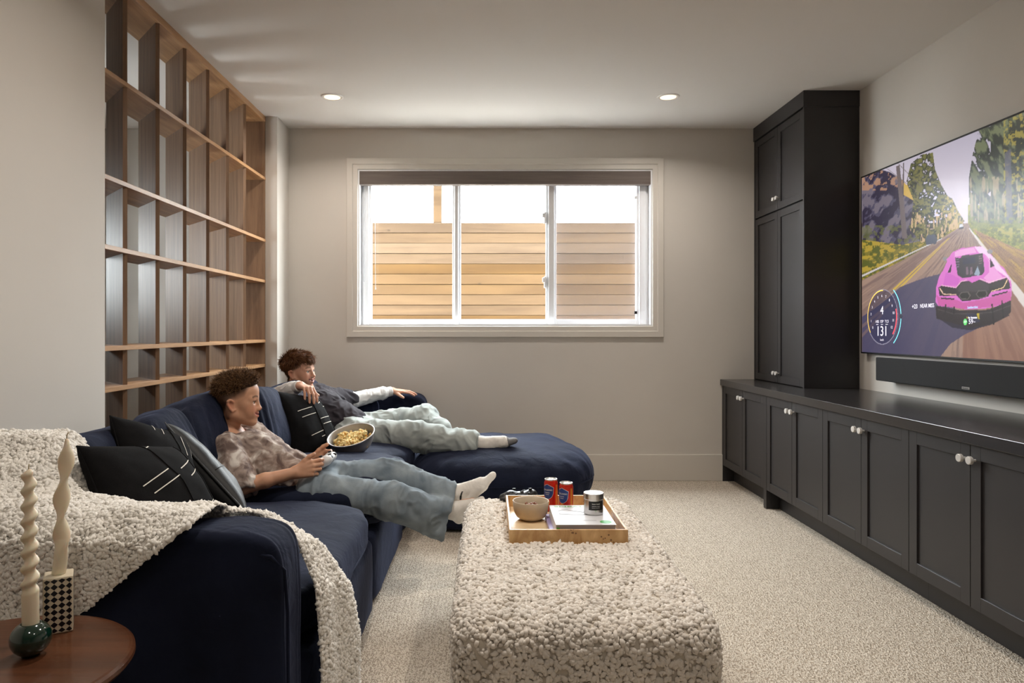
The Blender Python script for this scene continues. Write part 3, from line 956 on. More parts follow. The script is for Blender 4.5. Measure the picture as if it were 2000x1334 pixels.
obj('lettering', np.stack([np.full(len(V), TVX - 0.0013), y - V[:, 0], z + V[:, 1]], 1), Fc, GLW['white'], scr)
# ================================================================== SOFT FURNISHINGS: helpers
def normals(V, Q):
    Q = np.asarray(Q)
    a, b, c = V[Q[:, 0]], V[Q[:, 1]], V[Q[:, 2]]
    d = V[Q[:, -1]]
    n = np.cross(c - a, d - b) if Q.shape[1] == 4 else np.cross(b - a, c - a)
    N = np.zeros_like(V)
    for k in range(Q.shape[1]):
        np.add.at(N, Q[:, k], n)
    return N / (np.linalg.norm(N, axis=1)[:, None] + 1e-12)


def cubegrid(n):
    """unit cube surface as quads with shared vertices"""
    t = np.linspace(-1, 1, n + 1)
    Vs, Qs, off = [], [], 0
    for ax in range(3):
        for sg in (-1, 1):
            A, B = np.meshgrid(t, t, indexing='ij')
            P = np.zeros((n + 1, n + 1, 3))
            P[..., ax] = sg; P[..., (ax + 1) % 3] = A; P[..., (ax + 2) % 3] = B
            I = np.arange((n + 1) ** 2).reshape(n + 1, n + 1) + off
            q = np.stack([I[:-1, :-1], I[1:, :-1], I[1:, 1:], I[:-1, 1:]], -1).reshape(-1, 4)
            Qs.append(q if sg > 0 else q[:, ::-1]); Vs.append(P.reshape(-1, 3)); off += (n + 1) ** 2
    V = np.vstack(Vs); Q = np.vstack(Qs)
    key = np.round(V * 4096).astype(np.int64)
    _, first, inv = np.unique(key, axis=0, return_index=True, return_inverse=True)
    inv = np.asarray(inv).reshape(-1)
    return V[first], inv[Q]


CG = {}


def puff(c, half, p=6.0, n=30, crown=0.0, wr=0.0, wscale=6.0, seed=0, R=None, pinch=0.0):
    """rounded, crowned cushion body; returns vertices and quads"""
    if n not in CG: CG[n] = cubegrid(n)
    V0, Q = CG[n]
    s = np.sin(V0 * PI / 2 * 0.97) / math.sin(PI / 2 * 0.97)     # denser sampling near the edges
    q = s / (np.sum(np.abs(s) ** p, axis=1) ** (1 / p))[:, None]
    x, y, z = q[:, 0], q[:, 1], q[:, 2]
    z = z * (1 + crown * (1 - x ** 2).clip(0) * (1 - y ** 2).clip(0))
    if pinch:
        e = 1 - pinch * (np.maximum(np.abs(x), np.abs(y)) ** 4)
        z = z * e
    V = np.stack([x * half[0], y * half[1], z * half[2]], 1)
    if wr:
        Nn = normals(V, Q)
        rr = np.maximum(np.abs(x), np.abs(y))
        d = fbm(np.stack([V[:, 0] * wscale, V[:, 1] * wscale, V[:, 2] * wscale * 0.7], 1) + seed * 7.3, 3, seed)
        a = np.arctan2(y, x)
        pl = np.sin(a * 26 + 4 * vnoise(np.stack([a * 3, rr * 2, a * 0], 1), seed + 4)) * (np.abs(x * y) ** 1.5) * 1.2
        V = V + Nn * (wr * (d * 0.8 + pl * 0.5))[:, None]
    if R is not None:
        V = V @ np.array(R).T
    return V + np.array(c), Q


def rotm(ax, deg):
    return np.array(Matrix.Rotation(math.radians(deg), 3, ax))


def navy():
    m, nt, b, N, L = nodemat('navy_velvet')
    tc = N.new('ShaderNodeTexCoord')
    n = N.new('ShaderNodeTexNoise'); n.inputs['Scale'].default_value = 5; n.inputs['Detail'].default_value = 5
    L.new(tc.outputs['Object'], n.inputs['Vector'])
    cr = N.new('ShaderNodeValToRGB')
    cr.color_ramp.elements[0].position = 0.3; cr.color_ramp.elements[0].color = (*lin((17, 21, 36)), 1)
    cr.color_ramp.elements[1].position = 0.7; cr.color_ramp.elements[1].color = (*lin((28, 34, 54)), 1)
    L.new(n.outputs['Fac'], cr.inputs[0]); L.new(cr.outputs[0], b.inputs['Base Color'])
    b.inputs['Roughness'].default_value = 0.85; b.inputs['Specular IOR Level'].default_value = 0.15
    b.inputs['Sheen Weight'].default_value = 0.25; b.inputs['Sheen Roughness'].default_value = 0.45
    b.inputs['Sheen Tint'].default_value = (*lin((118, 128, 164)), 1)
    n2 = N.new('ShaderNodeTexNoise'); n2.inputs['Scale'].default_value = 420; n2.inputs['Detail'].default_value = 2
    L.new(tc.outputs['Object'], n2.inputs['Vector'])
    n3 = N.new('ShaderNodeTexNoise'); n3.inputs['Scale'].default_value = 16; n3.inputs['Detail'].default_value = 4; n3.inputs['Distortion'].default_value = 1.2
    L.new(tc.outputs['Object'], n3.inputs['Vector'])
    b1 = N.new('ShaderNodeBump'); b1.inputs['Strength'].default_value = 0.12; b1.inputs['Distance'].default_value = 0.002
    L.new(n2.outputs['Fac'], b1.inputs['Height'])
    b2 = N.new('ShaderNodeBump'); b2.inputs['Strength'].default_value = 0.35; b2.inputs['Distance'].default_value = 0.012
    L.new(n3.outputs['Fac'], b2.inputs['Height']); L.new(b1.outputs[0], b2.inputs['Normal'])
    L.new(b2.outputs[0], b.inputs['Normal'])
    return m


M['navy'] = navy()


def puffo(name, parent, *a, mat='navy', **k):
    V, Q = puff(*a, **k)
    return obj(name, V, Q, M[mat], parent, True)


def piping(name, parent, c, half, p, z, r=0.004, mat='navy', n=80, yscale=1.0):
    """welt cord round a cushion at height z"""
    t = np.linspace(0, 2 * PI, n, endpoint=False)
    cx, sy = np.cos(t), np.sin(t)
    s = (np.abs(cx) ** p + np.abs(sy) ** p) ** (1 / p)
    P = np.stack([c[0] + half[0] * cx / s, c[1] + half[1] * sy / s, np.full(n, z)], 1)
    V, Fc = tube(P, r, 6, closed=True)
    return obj(name, V, Fc, M[mat], parent, True)


# ================================================================== SECTIONAL SOFA
# near section with the arm
sa = thing('sectional_sofa', 'deep navy velvet sectional sofa running round the left corner of the room', 'sofa', (-1.0, 3.5, 0))
puffo('base', sa, (-0.995, 2.415, 0.163), (0.525, 0.565, 0.155), p=16, n=24, wr=0.004, seed=1)
puffo('arm', sa, (-1.015, 1.755, 0.355), (0.53, 0.095, 0.339), p=11, n=40, wr=0.006, wscale=5, seed=2)
tpath = [(-1.5 + 0.99 * k / 40, 1.675 + 0.004 * math.sin(k * 0.9), 0.65 - (0.012 if k > 36 else 0) * (k - 36) / 4) for k in range(41)]
tpath += [(-0.483, 1.69, 0.60), (-0.475, 1.69, 0.5), (-0.4735, 1.69, 0.3), (-0.476, 1.69, 0.1)]
V, Fc = tube(tpath, 0.0045, 6); obj('piping', V, Fc, M['navy'], sa, True)
puffo('back_frame', sa, (-1.44, 2.415, 0.42), (0.095, 0.565, 0.30), p=9, n=24, wr=0.004, seed=3)
sc1 = puffo('seat_cushion', sa, (-0.93, 2.425, 0.385), (0.468, 0.555, 0.094), p=5, n=44, crown=0.10, wr=0.008, seed=4)
piping('piping', sc1, (-0.93, 2.425, 0), (0.469, 0.556), 5, 0.35)
puffo('back_cushion', sa, (-1.275, 2.30, 0.655), (0.12, 0.36, 0.185), p=4.0, n=36, wr=0.012, seed=5, R=rotm('Y', -14))
puffo('back_cushion', sa, (-1.20, 2.62, 0.685), (0.10, 0.20, 0.185), p=3.6, n=36, wr=0.012, seed=6, R=rotm('Y', -20) @ rotm('X', 10))

# middle section
sm = sa
puffo('base', sm, (-0.995, 3.492, 0.163), (0.525, 0.508, 0.155), p=16, n=24, wr=0.004, seed=11)
puffo('back_frame', sm, (-1.44, 3.492, 0.42), (0.095, 0.508, 0.30), p=9, n=24, wr=0.004, seed=12)
sc2 = puffo('seat_cushion', sm, (-0.92, 3.49, 0.408), (0.485, 0.507, 0.100), p=5, n=44, crown=0.10, wr=0.009, seed=13)
piping('piping', sc2, (-0.92, 3.49, 0), (0.486, 0.508), 5, 0.37)
puffo('back_cushion', sm, (-1.245, 3.20, 0.68), (0.115, 0.41, 0.20), p=4.0, n=40, wr=0.014, seed=14, R=rotm('Y', -16) @ rotm('X', 3))
puffo('back_cushion', sm, (-1.215, 3.80, 0.665), (0.12, 0.24, 0.20), p=3.6, n=40, wr=0.012, seed=15, R=rotm('Y', -16))

# corner section
sc_ = sa
puffo('base', sc_, (-0.995, 4.75, 0.163), (0.525, 0.742, 0.155), p=16, n=24, wr=0.004, seed=21)
puffo('back_frame', sc_, (-1.44, 4.6, 0.42), (0.095, 0.59, 0.30), p=9, n=24, wr=0.004, seed=22)
puffo('back_frame', sc_, (-0.99, 5.385, 0.36), (0.535, 0.125, 0.345), p=8, n=36, wr=0.006, seed=23)
sc3 = puffo('seat_cushion', sc_, (-0.915, 4.62, 0.392), (0.465, 0.62, 0.088), p=5, n=44, crown=0.08, wr=0.009, seed=24)
piping('piping', sc3, (-0.915, 4.62, 0), (0.466, 0.621), 5, 0.355)
puffo('back_cushion', sc_, (-1.25, 4.62, 0.65), (0.11, 0.55, 0.19), p=4, n=40, wr=0.012, seed=25, R=rotm('Y', -14))
puffo('back_cushion', sc_, (-1.10, 5.215, 0.58), (0.30, 0.075, 0.13), p=3.4, n=36, wr=0.008, seed=26, R=rotm('X', -14))

# chaise ottoman section along the back wall
sh_ = sa
puffo('base', sh_, (0.08, 4.57, 0.10), (0.50, 0.48, 0.095), p=8, n=24, wr=0.005, seed=31)
ch = puffo('seat_cushion', sh_, (0.085, 4.585, 0.28), (0.575, 0.57, 0.19), p=2.8, n=56, crown=0.06, wr=0.013, wscale=5, seed=32)
piping('piping', ch, (0.085, 4.585, 0), (0.577, 0.572), 2.8, 0.28)
# gathered seam lines radiating over the chaise cushion
def ridge(name, parent, pts, r=0.0035):
    t = np.linspace(0, 1, 24)
    P = np.array(pts, float)
    Bz = ((1 - t) ** 2)[:, None] * P[0] + (2 * t * (1 - t))[:, None] * P[1] + (t ** 2)[:, None] * P[2]
    V, Fc = tube(Bz, r, 6); obj(name, V, Fc, M['navy'], parent, True)


# ================================================================== THROW PILLOWS
M['black_cloth'] = plain('black_woven_cloth', (17, 16, 17), 0.95, spec=0.15, noise=0.2, nscale=40, bump=0.2, bscale=500)
M['leather'] = plain('black_leather', (20, 20, 21), 0.48, spec=0.35, noise=0.12, nscale=14, bump=0.05, bscale=160)
M['stitch'] = plain('ecru_stitching', (226, 220, 208), 0.85)


class Pillow:
    def __init__(s, A, B, C, D, th, seed=0, wr=0.004, pull=0.05):
        s.c = [np.array(v, float) for v in (A, B, C, D)]
        s.n = np.cross(s.c[1] - s.c[0], s.c[3] - s.c[0]); s.n /= np.linalg.norm(s.n)
        s.th, s.seed, s.wr, s.pull = th, seed, wr, pull

    def P(s, u, v, side=1, lift=0.0):
        """u, v in [-1, 1]; u from A to B, v from A to D"""
        u, v = np.asarray(u, float), np.asarray(v, float)
        uu = u * (1 - s.pull * (1 - v ** 2) * np.abs(u) ** 2); vv = v * (1 - s.pull * (1 - u ** 2) * np.abs(v) ** 2)
        a, b = (uu + 1) / 2, (vv + 1) / 2
        A, B, C, D = s.c
        p = ((1 - a) * (1 - b))[..., None] * A + (a * (1 - b))[..., None] * B + (a * b)[..., None] * C + ((1 - a) * b)[..., None] * D
        h = s.th / 2 * (((1 - u ** 2).clip(0)) * ((1 - v ** 2).clip(0))) ** 0.42
        h = h + s.wr * fbm(np.stack([u * 2.2, v * 2.2, u * 0 + side + s.seed], -1), 3, s.seed) * ((1 - u ** 2).clip(0) * (1 - v ** 2).clip(0)) ** 0.3
        return p + s.n * ((h + lift) * side)[..., None]

    def mesh(s, n=40):
        t = np.sin(np.linspace(-PI / 2, PI / 2, n + 1))
        U, W = np.meshgrid(t, t, indexing='ij')
        Vt = s.P(U, W, 1).reshape(-1, 3); Vb = s.P(U, W, -1).reshape(-1, 3)
        I = np.arange((n + 1) ** 2).reshape(n + 1, n + 1)
        q = np.stack([I[:-1, :-1], I[1:, :-1], I[1:, 1:], I[:-1, 1:]], -1).reshape(-1, 4)
        # share the rim
        mp = np.arange((n + 1) ** 2) + (n + 1) ** 2
        rim = np.zeros((n + 1, n + 1), bool); rim[0] = rim[-1] = True; rim[:, 0] = rim[:, -1] = True
        mp[rim.ravel()] = np.arange((n + 1) ** 2)[rim.ravel()]
        Q = np.vstack([q, mp[q][:, ::-1]])
        V = np.vstack([Vt, Vb])
        used = np.unique(Q); re = np.full(len(V), -1); re[used] = np.arange(len(used))
        return V[used], re[Q]

    def stripe(s, u0, v0, u1, v1, w, side=1):
        n = 14
        t = np.linspace(0, 1, n)
        L_ = math.hypot(u1 - u0, v1 - v0)
        nx, ny = -(v1 - v0) / L_ * w / 2, (u1 - u0) / L_ * w / 2
        a = s.P(u0 + (u1 - u0) * t + nx, v0 + (v1 - v0) * t + ny, side, 0.0022)
        b = s.P(u0 + (u1 - u0) * t - nx, v0 + (v1 - v0) * t - ny, side, 0.0022)
        V = np.vstack([a, b]); Fc = [[i, i + 1, n + i + 1, n + i] for i in range(n - 1)]
        return V, Fc

    def rim(s, n=30):
        t = np.linspace(-1, 1, n)
        o = np.ones(n)
        P = np.vstack([s.P(t, -o)[:-1], s.P(o, t)[:-1], s.P(-t, o)[:-1], s.P(-o, -t)[:-1]])
        return P


def striped_pillow(A, B, C, D, th, label, stripes, seams, side=1, seed=0, w=0.018):
    pl = Pillow(A, B, C, D, th, seed)
    base = np.mean([A, B, C, D], axis=0); base[2] = min(A[2], B[2], C[2], D[2])
    t = thing('throw_pillow', label, 'pillow', tuple(base), 'throw pillows on the sofa')
    V, Q = pl.mesh(44)
    cv = obj('cover', V, Q, M['black_cloth'], t, True)
    for st in stripes:
        V, Fc = pl.stripe(*st, w, side)
        obj('stripe', V, Fc, M['stitch'], t, True)
    for sm_ in seams:
        tt = np.linspace(0, 1, 20)
        V, Fc = tube(pl.P(sm_[0] + (sm_[2] - sm_[0]) * tt, sm_[1] + (sm_[3] - sm_[1]) * tt, side, 0.001), 0.0022, 5)
        obj('seam', V, Fc, M['black_cloth'], t, True)
    V, Fc = tube(pl.rim(), 0.003, 5, closed=True)
    obj('edge_seam', V, Fc, M['black_cloth'], t, True)
    return pl


SG = 1
# find which side of each pillow faces the room (+X / up)
def facing(A, B, C, D):
    n = np.cross(np.array(B, float) - A, np.array(D, float) - A)
    return 1 if n[0] + n[2] * 0.5 > 0 else -1


A, B, C, D = (-1.115, 1.93, 0.855), (-1.03, 2.34, 0.785), (-0.815, 2.19, 0.565), (-0.97, 1.86, 0.59)
f = facing(A, B, C, D)
striped_pillow(A, B, C, D, 0.15, 'black pillow with white stitched dashes half covered by the cream throw',
               [(-0.55, 0.05, 0.02, -0.24), (-0.42, 0.22, 0.15, -0.07), (0.28, -0.22, 0.78, -0.50), (0.42, -0.04, 0.88, -0.30), (-0.05, -0.82, 0.08, -0.9), (0.72, 0.55, 0.92, 0.42), (0.62, 0.75, 0.82, 0.62)],
               [(-0.1, -0.95, 0.4, 0.95), (0.82, -0.95, 0.9, 0.95)], f, 1)
A, B, C, D = (-1.235, 2.325, 0.890), (-1.12, 2.60, 0.775), (-0.99, 2.44, 0.60), (-1.10, 2.17, 0.66)
f = facing(A, B, C, D)
striped_pillow(A, B, C, D, 0.13, 'black pillow with white dashes peeking out behind the leather pillow',
               [(-0.25, -0.6, -0.15, -0.9), (0.0, -0.55, 0.1, -0.85), (0.55, 0.0, 0.6, -0.7), (0.8, 0.1, 0.85, -0.6)], [(0.3, -0.95, 0.35, 0.95)], f, 2)
A, B, C, D = (-1.185, 3.93, 0.835), (-1.01, 4.24, 0.765), (-0.845, 4.12, 0.475), (-1.045, 3.82, 0.478)
f = facing(A, B, C, D)
striped_pillow(A, B, C, D, 0.15, 'black pillow with white stitched dashes leaning beside the older boy',
               [(-0.62, -0.28, -0.02, -0.42), (-0.55, -0.08, 0.05, -0.22), (0.16, -0.02, 0.68, -0.14), (0.2, 0.16, 0.72, 0.04), (-0.42, 0.5, 0.12, 0.36), (0.0, 0.56, 0.15, 0.52), (0.28, 0.62, 0.68, 0.52), (0.3, 0.82, 0.66, 0.74), (0.8, 0.2, 0.96, 0.16), (0.8, 0.4, 0.96, 0.36), (0.42, -0.6, 0.6, -0.7), (0.6, -0.5, 0.78, -0.55)],
               [(0.08, -0.95, 0.2, 0.95), (0.72, -0.95, 0.76, 0.95)], f, 3)
# leather pillow with piped edge
A, B, C, D = (-1.165, 2.56, 0.835), (-1.30, 2.79, 0.715), (-1.00, 2.77, 0.405), (-0.862, 2.54, 0.515)
pl = Pillow(A, B, C, D, 0.17, 5, wr=0.006, pull=0.03)
t = thing('throw_pillow', 'black leather pillow with a piped edge leaning at the near end', 'pillow', (-1.0, 2.68, 0.5), 'throw pillows on the sofa')
V, Q = pl.mesh(44)
obj('cover', V, Q, M['leather'], t, True)
V, Fc = tube(pl.rim(), 0.0065, 8, closed=True)
obj('piping', V, Fc, M['leather'], t, True)
fs_ = facing(A, B, C, D)
tt = np.linspace(-0.97, 0.97, 24)
V, Fc = tube(pl.P(tt, tt * 0 + 0.12, fs_, 0.0005), 0.0022, 5)
obj('seam', V, Fc, M['leather'], t, True)

# ================================================================== FLEECE
ICO = None


def ico():
    global ICO
    if ICO is None:
        bm = bmesh.new(); bmesh.ops.create_icosphere(bm, subdivisions=1, radius=1)
        V, Fc = bm_data(bm); ICO = (V, np.array(Fc))
    return ICO


def scatter(V, Q, n, rng, zmin=-9, keep=None):
    """n random points on quads, area weighted, with normals"""
    a, b, c, d = (V[Q[:, k]] for k in range(4))
    nr = np.cross(c - a, d - b); ar = np.linalg.norm(nr, axis=1) / 2 + 1e-12
    i = rng.choice(len(Q), n, p=ar / ar.sum())
    u, v = rng.random((n, 1)), rng.random((n, 1))
    P = (a[i] * (1 - u) + b[i] * u) * (1 - v) + (d[i] * (1 - u) + c[i] * u) * v
    Nn = nr[i] / (2 * ar[i])[:, None]
    return P, Nn


def blobs(P, Nn, size, rng, stretch=1.6, lift=0.5, flat=0.8):
    """one low lump of fleece per point, joined: vertices, triangles"""
    V0, F0 = ico()
    n = len(P)
    r = size * (0.65 + 0.7 * rng.random(n))
    tg = rng.normal(size=(n, 3)); tg -= Nn * np.sum(tg * Nn, 1)[:, None]
    tg = tg + Nn * rng.normal(scale=0.45, size=(n, 1)) * np.linalg.norm(tg, axis=1)[:, None]
    tg /= np.linalg.norm(tg, axis=1)[:, None]
    bt = np.cross(Nn, tg); bt /= np.linalg.norm(bt, axis=1)[:, None] + 1e-9
    nn_ = np.cross(tg, bt)
    jit = 1 + 0.12 * rng.normal(size=(n, len(V0), 1))
    X = V0[None] * jit
    st = 1 + (stretch - 1) * rng.random(n)
    W = P[:, None] + Nn[:, None] * (r * lift)[:, None, None] + r[:, None, None] * (X[..., 0:1] * st[:, None, None] * tg[:, None] + X[..., 1:2] * 0.85 * bt[:, None] + X[..., 2:3] * flat * nn_[:, None])
    Fa = F0[None] + (np.arange(n) * len(V0))[:, None, None]
    return W.reshape(-1, 3), Fa.reshape(-1, 3)


M['boucle'] = plain('cream_fleece', (230, 222, 212), 0.95, spec=0.1, noise=0.10, nscale=14, sheen=0.25)
M['sherpa'] = plain('ivory_sherpa', (250, 246, 239), 0.95, spec=0.1, noise=0.06, nscale=10, sheen=0.3)
M['fleece_base'] = plain('fleece_backing', (214, 205, 192), 0.95, spec=0.05)

OT = thing('fleece_ottoman', 'long cream fleece-covered ottoman in the middle of the carpet', 'ottoman', (0.257, 2.49, 0))
Vo, Qo = puff((0.257, 2.49, 0.217), (0.352, 0.708, 0.212), p=11, n=36, crown=0.02, wr=0.004, seed=41)
obj('body', Vo, Qo, M['fleece_base'], OT, True)
P_, N_ = scatter(Vo, Qo, 50000, RNG)
k = (N_[:, 2] > -0.5) & (P_[:, 2] > 0.01) & ((N_[:, 1] < 0.8) | (P_[:, 2] > 0.25))
# the tray presses the pile down where it stands
under = (P_[:, 0] > 0.068) & (P_[:, 0] < 0.488) & (P_[:, 1] > 2.44) & (P_[:, 1] < 2.966) & (P_[:, 2] > 0.35)
P_, N_ = P_[k & ~under], N_[k & ~under]
Vt, Ft = blobs(P_, N_, 0.0068, RNG, 1.7, 0.5)
tag(obj('pile', Vt, Ft, M['boucle'], OT, True), kind='stuff')

# ---- sherpa throw over the near arm, the seat and the sofa front
def sheet(fn, nu, nv):
    U, W = np.meshgrid(np.linspace(0, 1, nu), np.linspace(0, 1, nv), indexing='ij')
    V = fn(U.ravel(), W.ravel())
    I = np.arange(nu * nv).reshape(nu, nv)
    Q = np.stack([I[:-1, :-1], I[1:, :-1], I[1:, 1:], I[:-1, 1:]], -1).reshape(-1, 4)
    return V, Q


def poly(s, pts):
    """point at arc fraction s along polyline pts (arrays broadcast): pts list of (y, z) arrays"""
    P = [np.stack(p, -1) for p in pts]
    L_ = [np.linalg.norm(P[i + 1] - P[i], axis=-1) for i in range(len(P) - 1)]
    tot = sum(L_)
    acc = np.zeros_like(tot); out = P[0].copy()
    tgt = s * tot
    for i in range(len(L_)):
        f = ((tgt - acc) / (L_[i] + 1e-9)).clip(0, 1)
        m_ = tgt >= acc
        out = np.where(m_[:, None], P[i] + (P[i + 1] - P[i]) * f[:, None], out)
        acc = acc + L_[i]
    return out


def arm_sheet(u, v):
    x = -1.5 + 0.82 * u                     # along the arm
    low = np.interp(x, [-1.5, -1.117, -0.924, -0.766, -0.70, -0.68], [0.47, 0.495, 0.525, 0.655, 0.70, 0.708])
    rise = np.interp(x, [-1.5, -1.2, -1.0, -0.85], [1, 1, 0.25, 0.0])
    o = np.ones_like(x)
    pts = [(2.10 - 0.04 * o, 0.53 + 0.34 * rise), (1.98 * o, 0.54 + 0.325 * rise), (1.885 * o, 0.63 + 0.17 * rise), (1.850 * o, 0.706 + 0.06 * rise), (1.79 * o, 0.726 + 0.025 * rise), (1.71 * o, 0.722 + 0.01 * rise), (1.648 * o, np.maximum(0.68 * o, low + 0.01)), (1.648 - 0.006 * o, low)]
    yz = poly(v, pts)
    V = np.stack([x, yz[:, 0], yz[:, 1]], 1)
    fo = 0.014 * np.sin(x * 16 + yz[:, 1] * 5 + 1.3 * np.sin(x * 6)) * (v > 0.5) * np.clip((0.74 - yz[:, 1]) * 6, 0, 1)
    V[:, 1] -= 0.006 + np.abs(fo)
    V[:, 2] += 0.012 * np.abs(fbm(V * 7, 2, 3)) * (yz[:, 1] > 0.69)
    return V


def seat_sheet(u, v):
    """loft from the line along the arm to the free border that falls over the seat front"""
    o = np.ones_like(u)
    inner = [(-0.78, 1.842, 0.700), (-0.60, 1.848, 0.690), (-0.505, 1.855, 0.62), (-0.462, 1.862, 0.50), (-0.452, 1.868, 0.30), (-0.450, 1.870, 0.03)]
    outer = [(-0.78, 1.872, 0.688), (-0.565, 1.925, 0.635), (-0.480, 2.060, 0.525), (-0.440, 2.205, 0.372), (-0.424, 2.255, 0.255), (-0.424, 2.235, 0.03)]
    t = np.linspace(0, 1, 6)
    A = np.stack([np.interp(v, t, [p[k] for p in inner]) for k in range(3)], 1)
    B = np.stack([np.interp(v, t, [p[k] for p in outer]) for k in range(3)], 1)
    V = A + (B - A) * u[:, None]
    b = np.sin(u * PI)
    V[:, 0] += 0.035 * b * np.clip(v * 2 - 0.2, 0, 1) + 0.012 * np.sin(u * 11 + 1.0) * np.clip(v * 2 - 0.6, 0, 1)
    V[:, 2] += 0.020 * b * np.clip(1 - v * 1.6, 0, 1)
    return V


TH = thing('sherpa_throw', 'ivory sherpa throw draped over the near sofa arm and seat', 'blanket', (-1.0, 1.8, 0.03))
pcs = []
for fn, nu, nv in ((arm_sheet, 60, 80), (seat_sheet, 34, 60)):
    V, Q = sheet(fn, nu, nv)
    Nn = normals(V, Q)
    ctr = np.array([-1.0, 1.8, 0.2]) if fn is arm_sheet else np.array([-0.9, 2.05, 0.2])
    if np.mean(np.sum((V - ctr) * Nn, 1)) < 0:
        Q = Q[:, ::-1]; Nn = -Nn
    pcs.append((V + Nn * 0.004, Q))
V = np.vstack([pcs[0][0], pcs[1][0]]); Q = np.vstack([pcs[0][1], pcs[1][1] + len(pcs[0][0])])
obj('backing', V, Q, M['sherpa'], TH, True)
P_, N_ = scatter(V, Q, 22000, RNG)
Vt, Ft = blobs(P_, N_, 0.0053, RNG, 1.9, 0.55)
tag(obj('pile', Vt, Ft, M['sherpa'], TH, True), kind='stuff')
# ================================================================== SIDE TABLE AND CANDLES
M['walnut'] = wood('walnut_top', (74, 44, 28), (108, 66, 42), 0.32, 'X', 12, coat=0.3)
TBX, TBY, TBZ, TBR = -0.945, 1.347, 0.535, 0.25
tb = thing('side_table', 'round dark walnut side table beside the sofa arm', 'table', (TBX, TBY, 0))
prof = [(0.0, -0.026), (TBR * 0.9, -0.026), (TBR - 0.008, -0.022), (TBR, -0.012), (TBR - 0.001, -0.005), (TBR - 0.006, -0.0008), (TBR - 0.012, 0.0), (0.0, 0.0)]
V, Fc = lathe(prof, 96, (TBX, TBY, TBZ), cap=False)
obj('table_top', V, Fc, M['walnut'], tb, False)
V, Fc = lathe([(0.0, TBZ - 0.026), (0.05, TBZ - 0.026), (0.035, TBZ - 0.08), (0.032, 0.12), (0.045, 0.03), (0.15, 0.018), (0.16, 0.008), (0.16, 0.0), (0.0, 0.0)][::-1], 40, (TBX, TBY, 0), cap=False)
obj('pedestal', V, Fc, M['walnut'], tb, True)

M['wax'] = plain('ivory_wax', (238, 226, 200), 0.42, sub=0.35, spec=0.4)
M['wick'] = plain('wick', (205, 190, 160), 0.9)
M['green_glass'] = plain('dark_green_glaze', (10, 46, 36), 0.08, spec=0.7, coat=0.6)

# round green holder
gx, gy_ = -0.893, 1.39
gh = thing('candle_holder', 'glossy dark green ball-shaped candle holder on the side table', 'candle holder', (gx, gy_, TBZ))
R_ = 0.0365
prof = [(0.0, 0.0003), (0.016, 0.0003)] + [(R_ * math.cos(a), R_ * 0.93 + R_ * 0.93 * math.sin(a)) for a in np.linspace(-1.1, 1.08, 22)] + [(0.0165, 0.0625), (0.0155, 0.045), (0.0, 0.045)]
V, Fc = lathe(prof, 48, (gx, gy_, TBZ), cap=False)
obj('ball', V, Fc, M['green_glass'], gh, True)
# spiral candle: a two-lobed section turning as it rises
cd = thing('spiral_candle', 'ivory corkscrew taper candle in the green ball holder', 'candle', (gx, gy_, TBZ + 0.046))
V, Fc = [], []
n, m = 28, 150
z0 = TBZ + 0.0462
H_ = 0.318
for i in range(m + 1):
    t = i / m
    z = z0 + H_ * t
    base = 0.0150
    tw = min(max((t - 0.235) / 0.05, 0), 1)
    tip = min(max((1 - t) / 0.035, 0), 1) ** 0.5 if t > 0.965 else 1.0
    r = (base - 0.0045 * max(t - 0.25, 0)) * tip
    ph = (t - 0.235) * 2 * PI * 10.5
    off = 0.0022 * tw * (0.4 + 0.6 * tip)
    for k in range(n):
        a = 2 * PI * k / n
        rr = r * (1 - 0.20 * tw * (0.5 - 0.5 * math.cos(a - ph)) )
        V.append((gx + rr * math.cos(a) + off * math.cos(ph) - 0.004 * t, gy_ + rr * math.sin(a) + off * math.sin(ph), z))
for i in range(m):
    for k in range(n):
        k2 = (k + 1) % n
        Fc.append([i * n + k, i * n + k2, (i + 1) * n + k2, (i + 1) * n + k])
Fc.append(list(range(n))[::-1]); Fc.append([m * n + k for k in range(n)])
obj('wax', V, Fc, M['wax'], cd, True)
V, Fc = tube([(gx - 0.004, gy_, z0 + H_ - 0.002), (gx - 0.004, gy_, z0 + H_ + 0.004), (gx - 0.003, gy_, z0 + H_ + 0.009)], 0.0012, 6)
obj('wick', V, Fc, M['wick'], cd, True)

# black and white lozenge holder (tall box) turned a little
hx, hy = -0.912, 1.512
hw_, hh = 0.0275, 0.118
rz = 0.50
ch_ = thing('candle_holder', 'tall box candle holder with black and white lozenges', 'candle holder', (hx, hy, TBZ))
M['ivory'] = plain('ivory_glaze', (228, 216, 192), 0.35)
M['ink'] = plain('black_glaze', (20, 22, 30), 0.3)
ca, sa_ = math.cos(rz), math.sin(rz)


def hp(x, y, z):
    return (hx + x * ca - y * sa_, hy + x * sa_ + y * ca, TBZ + z)


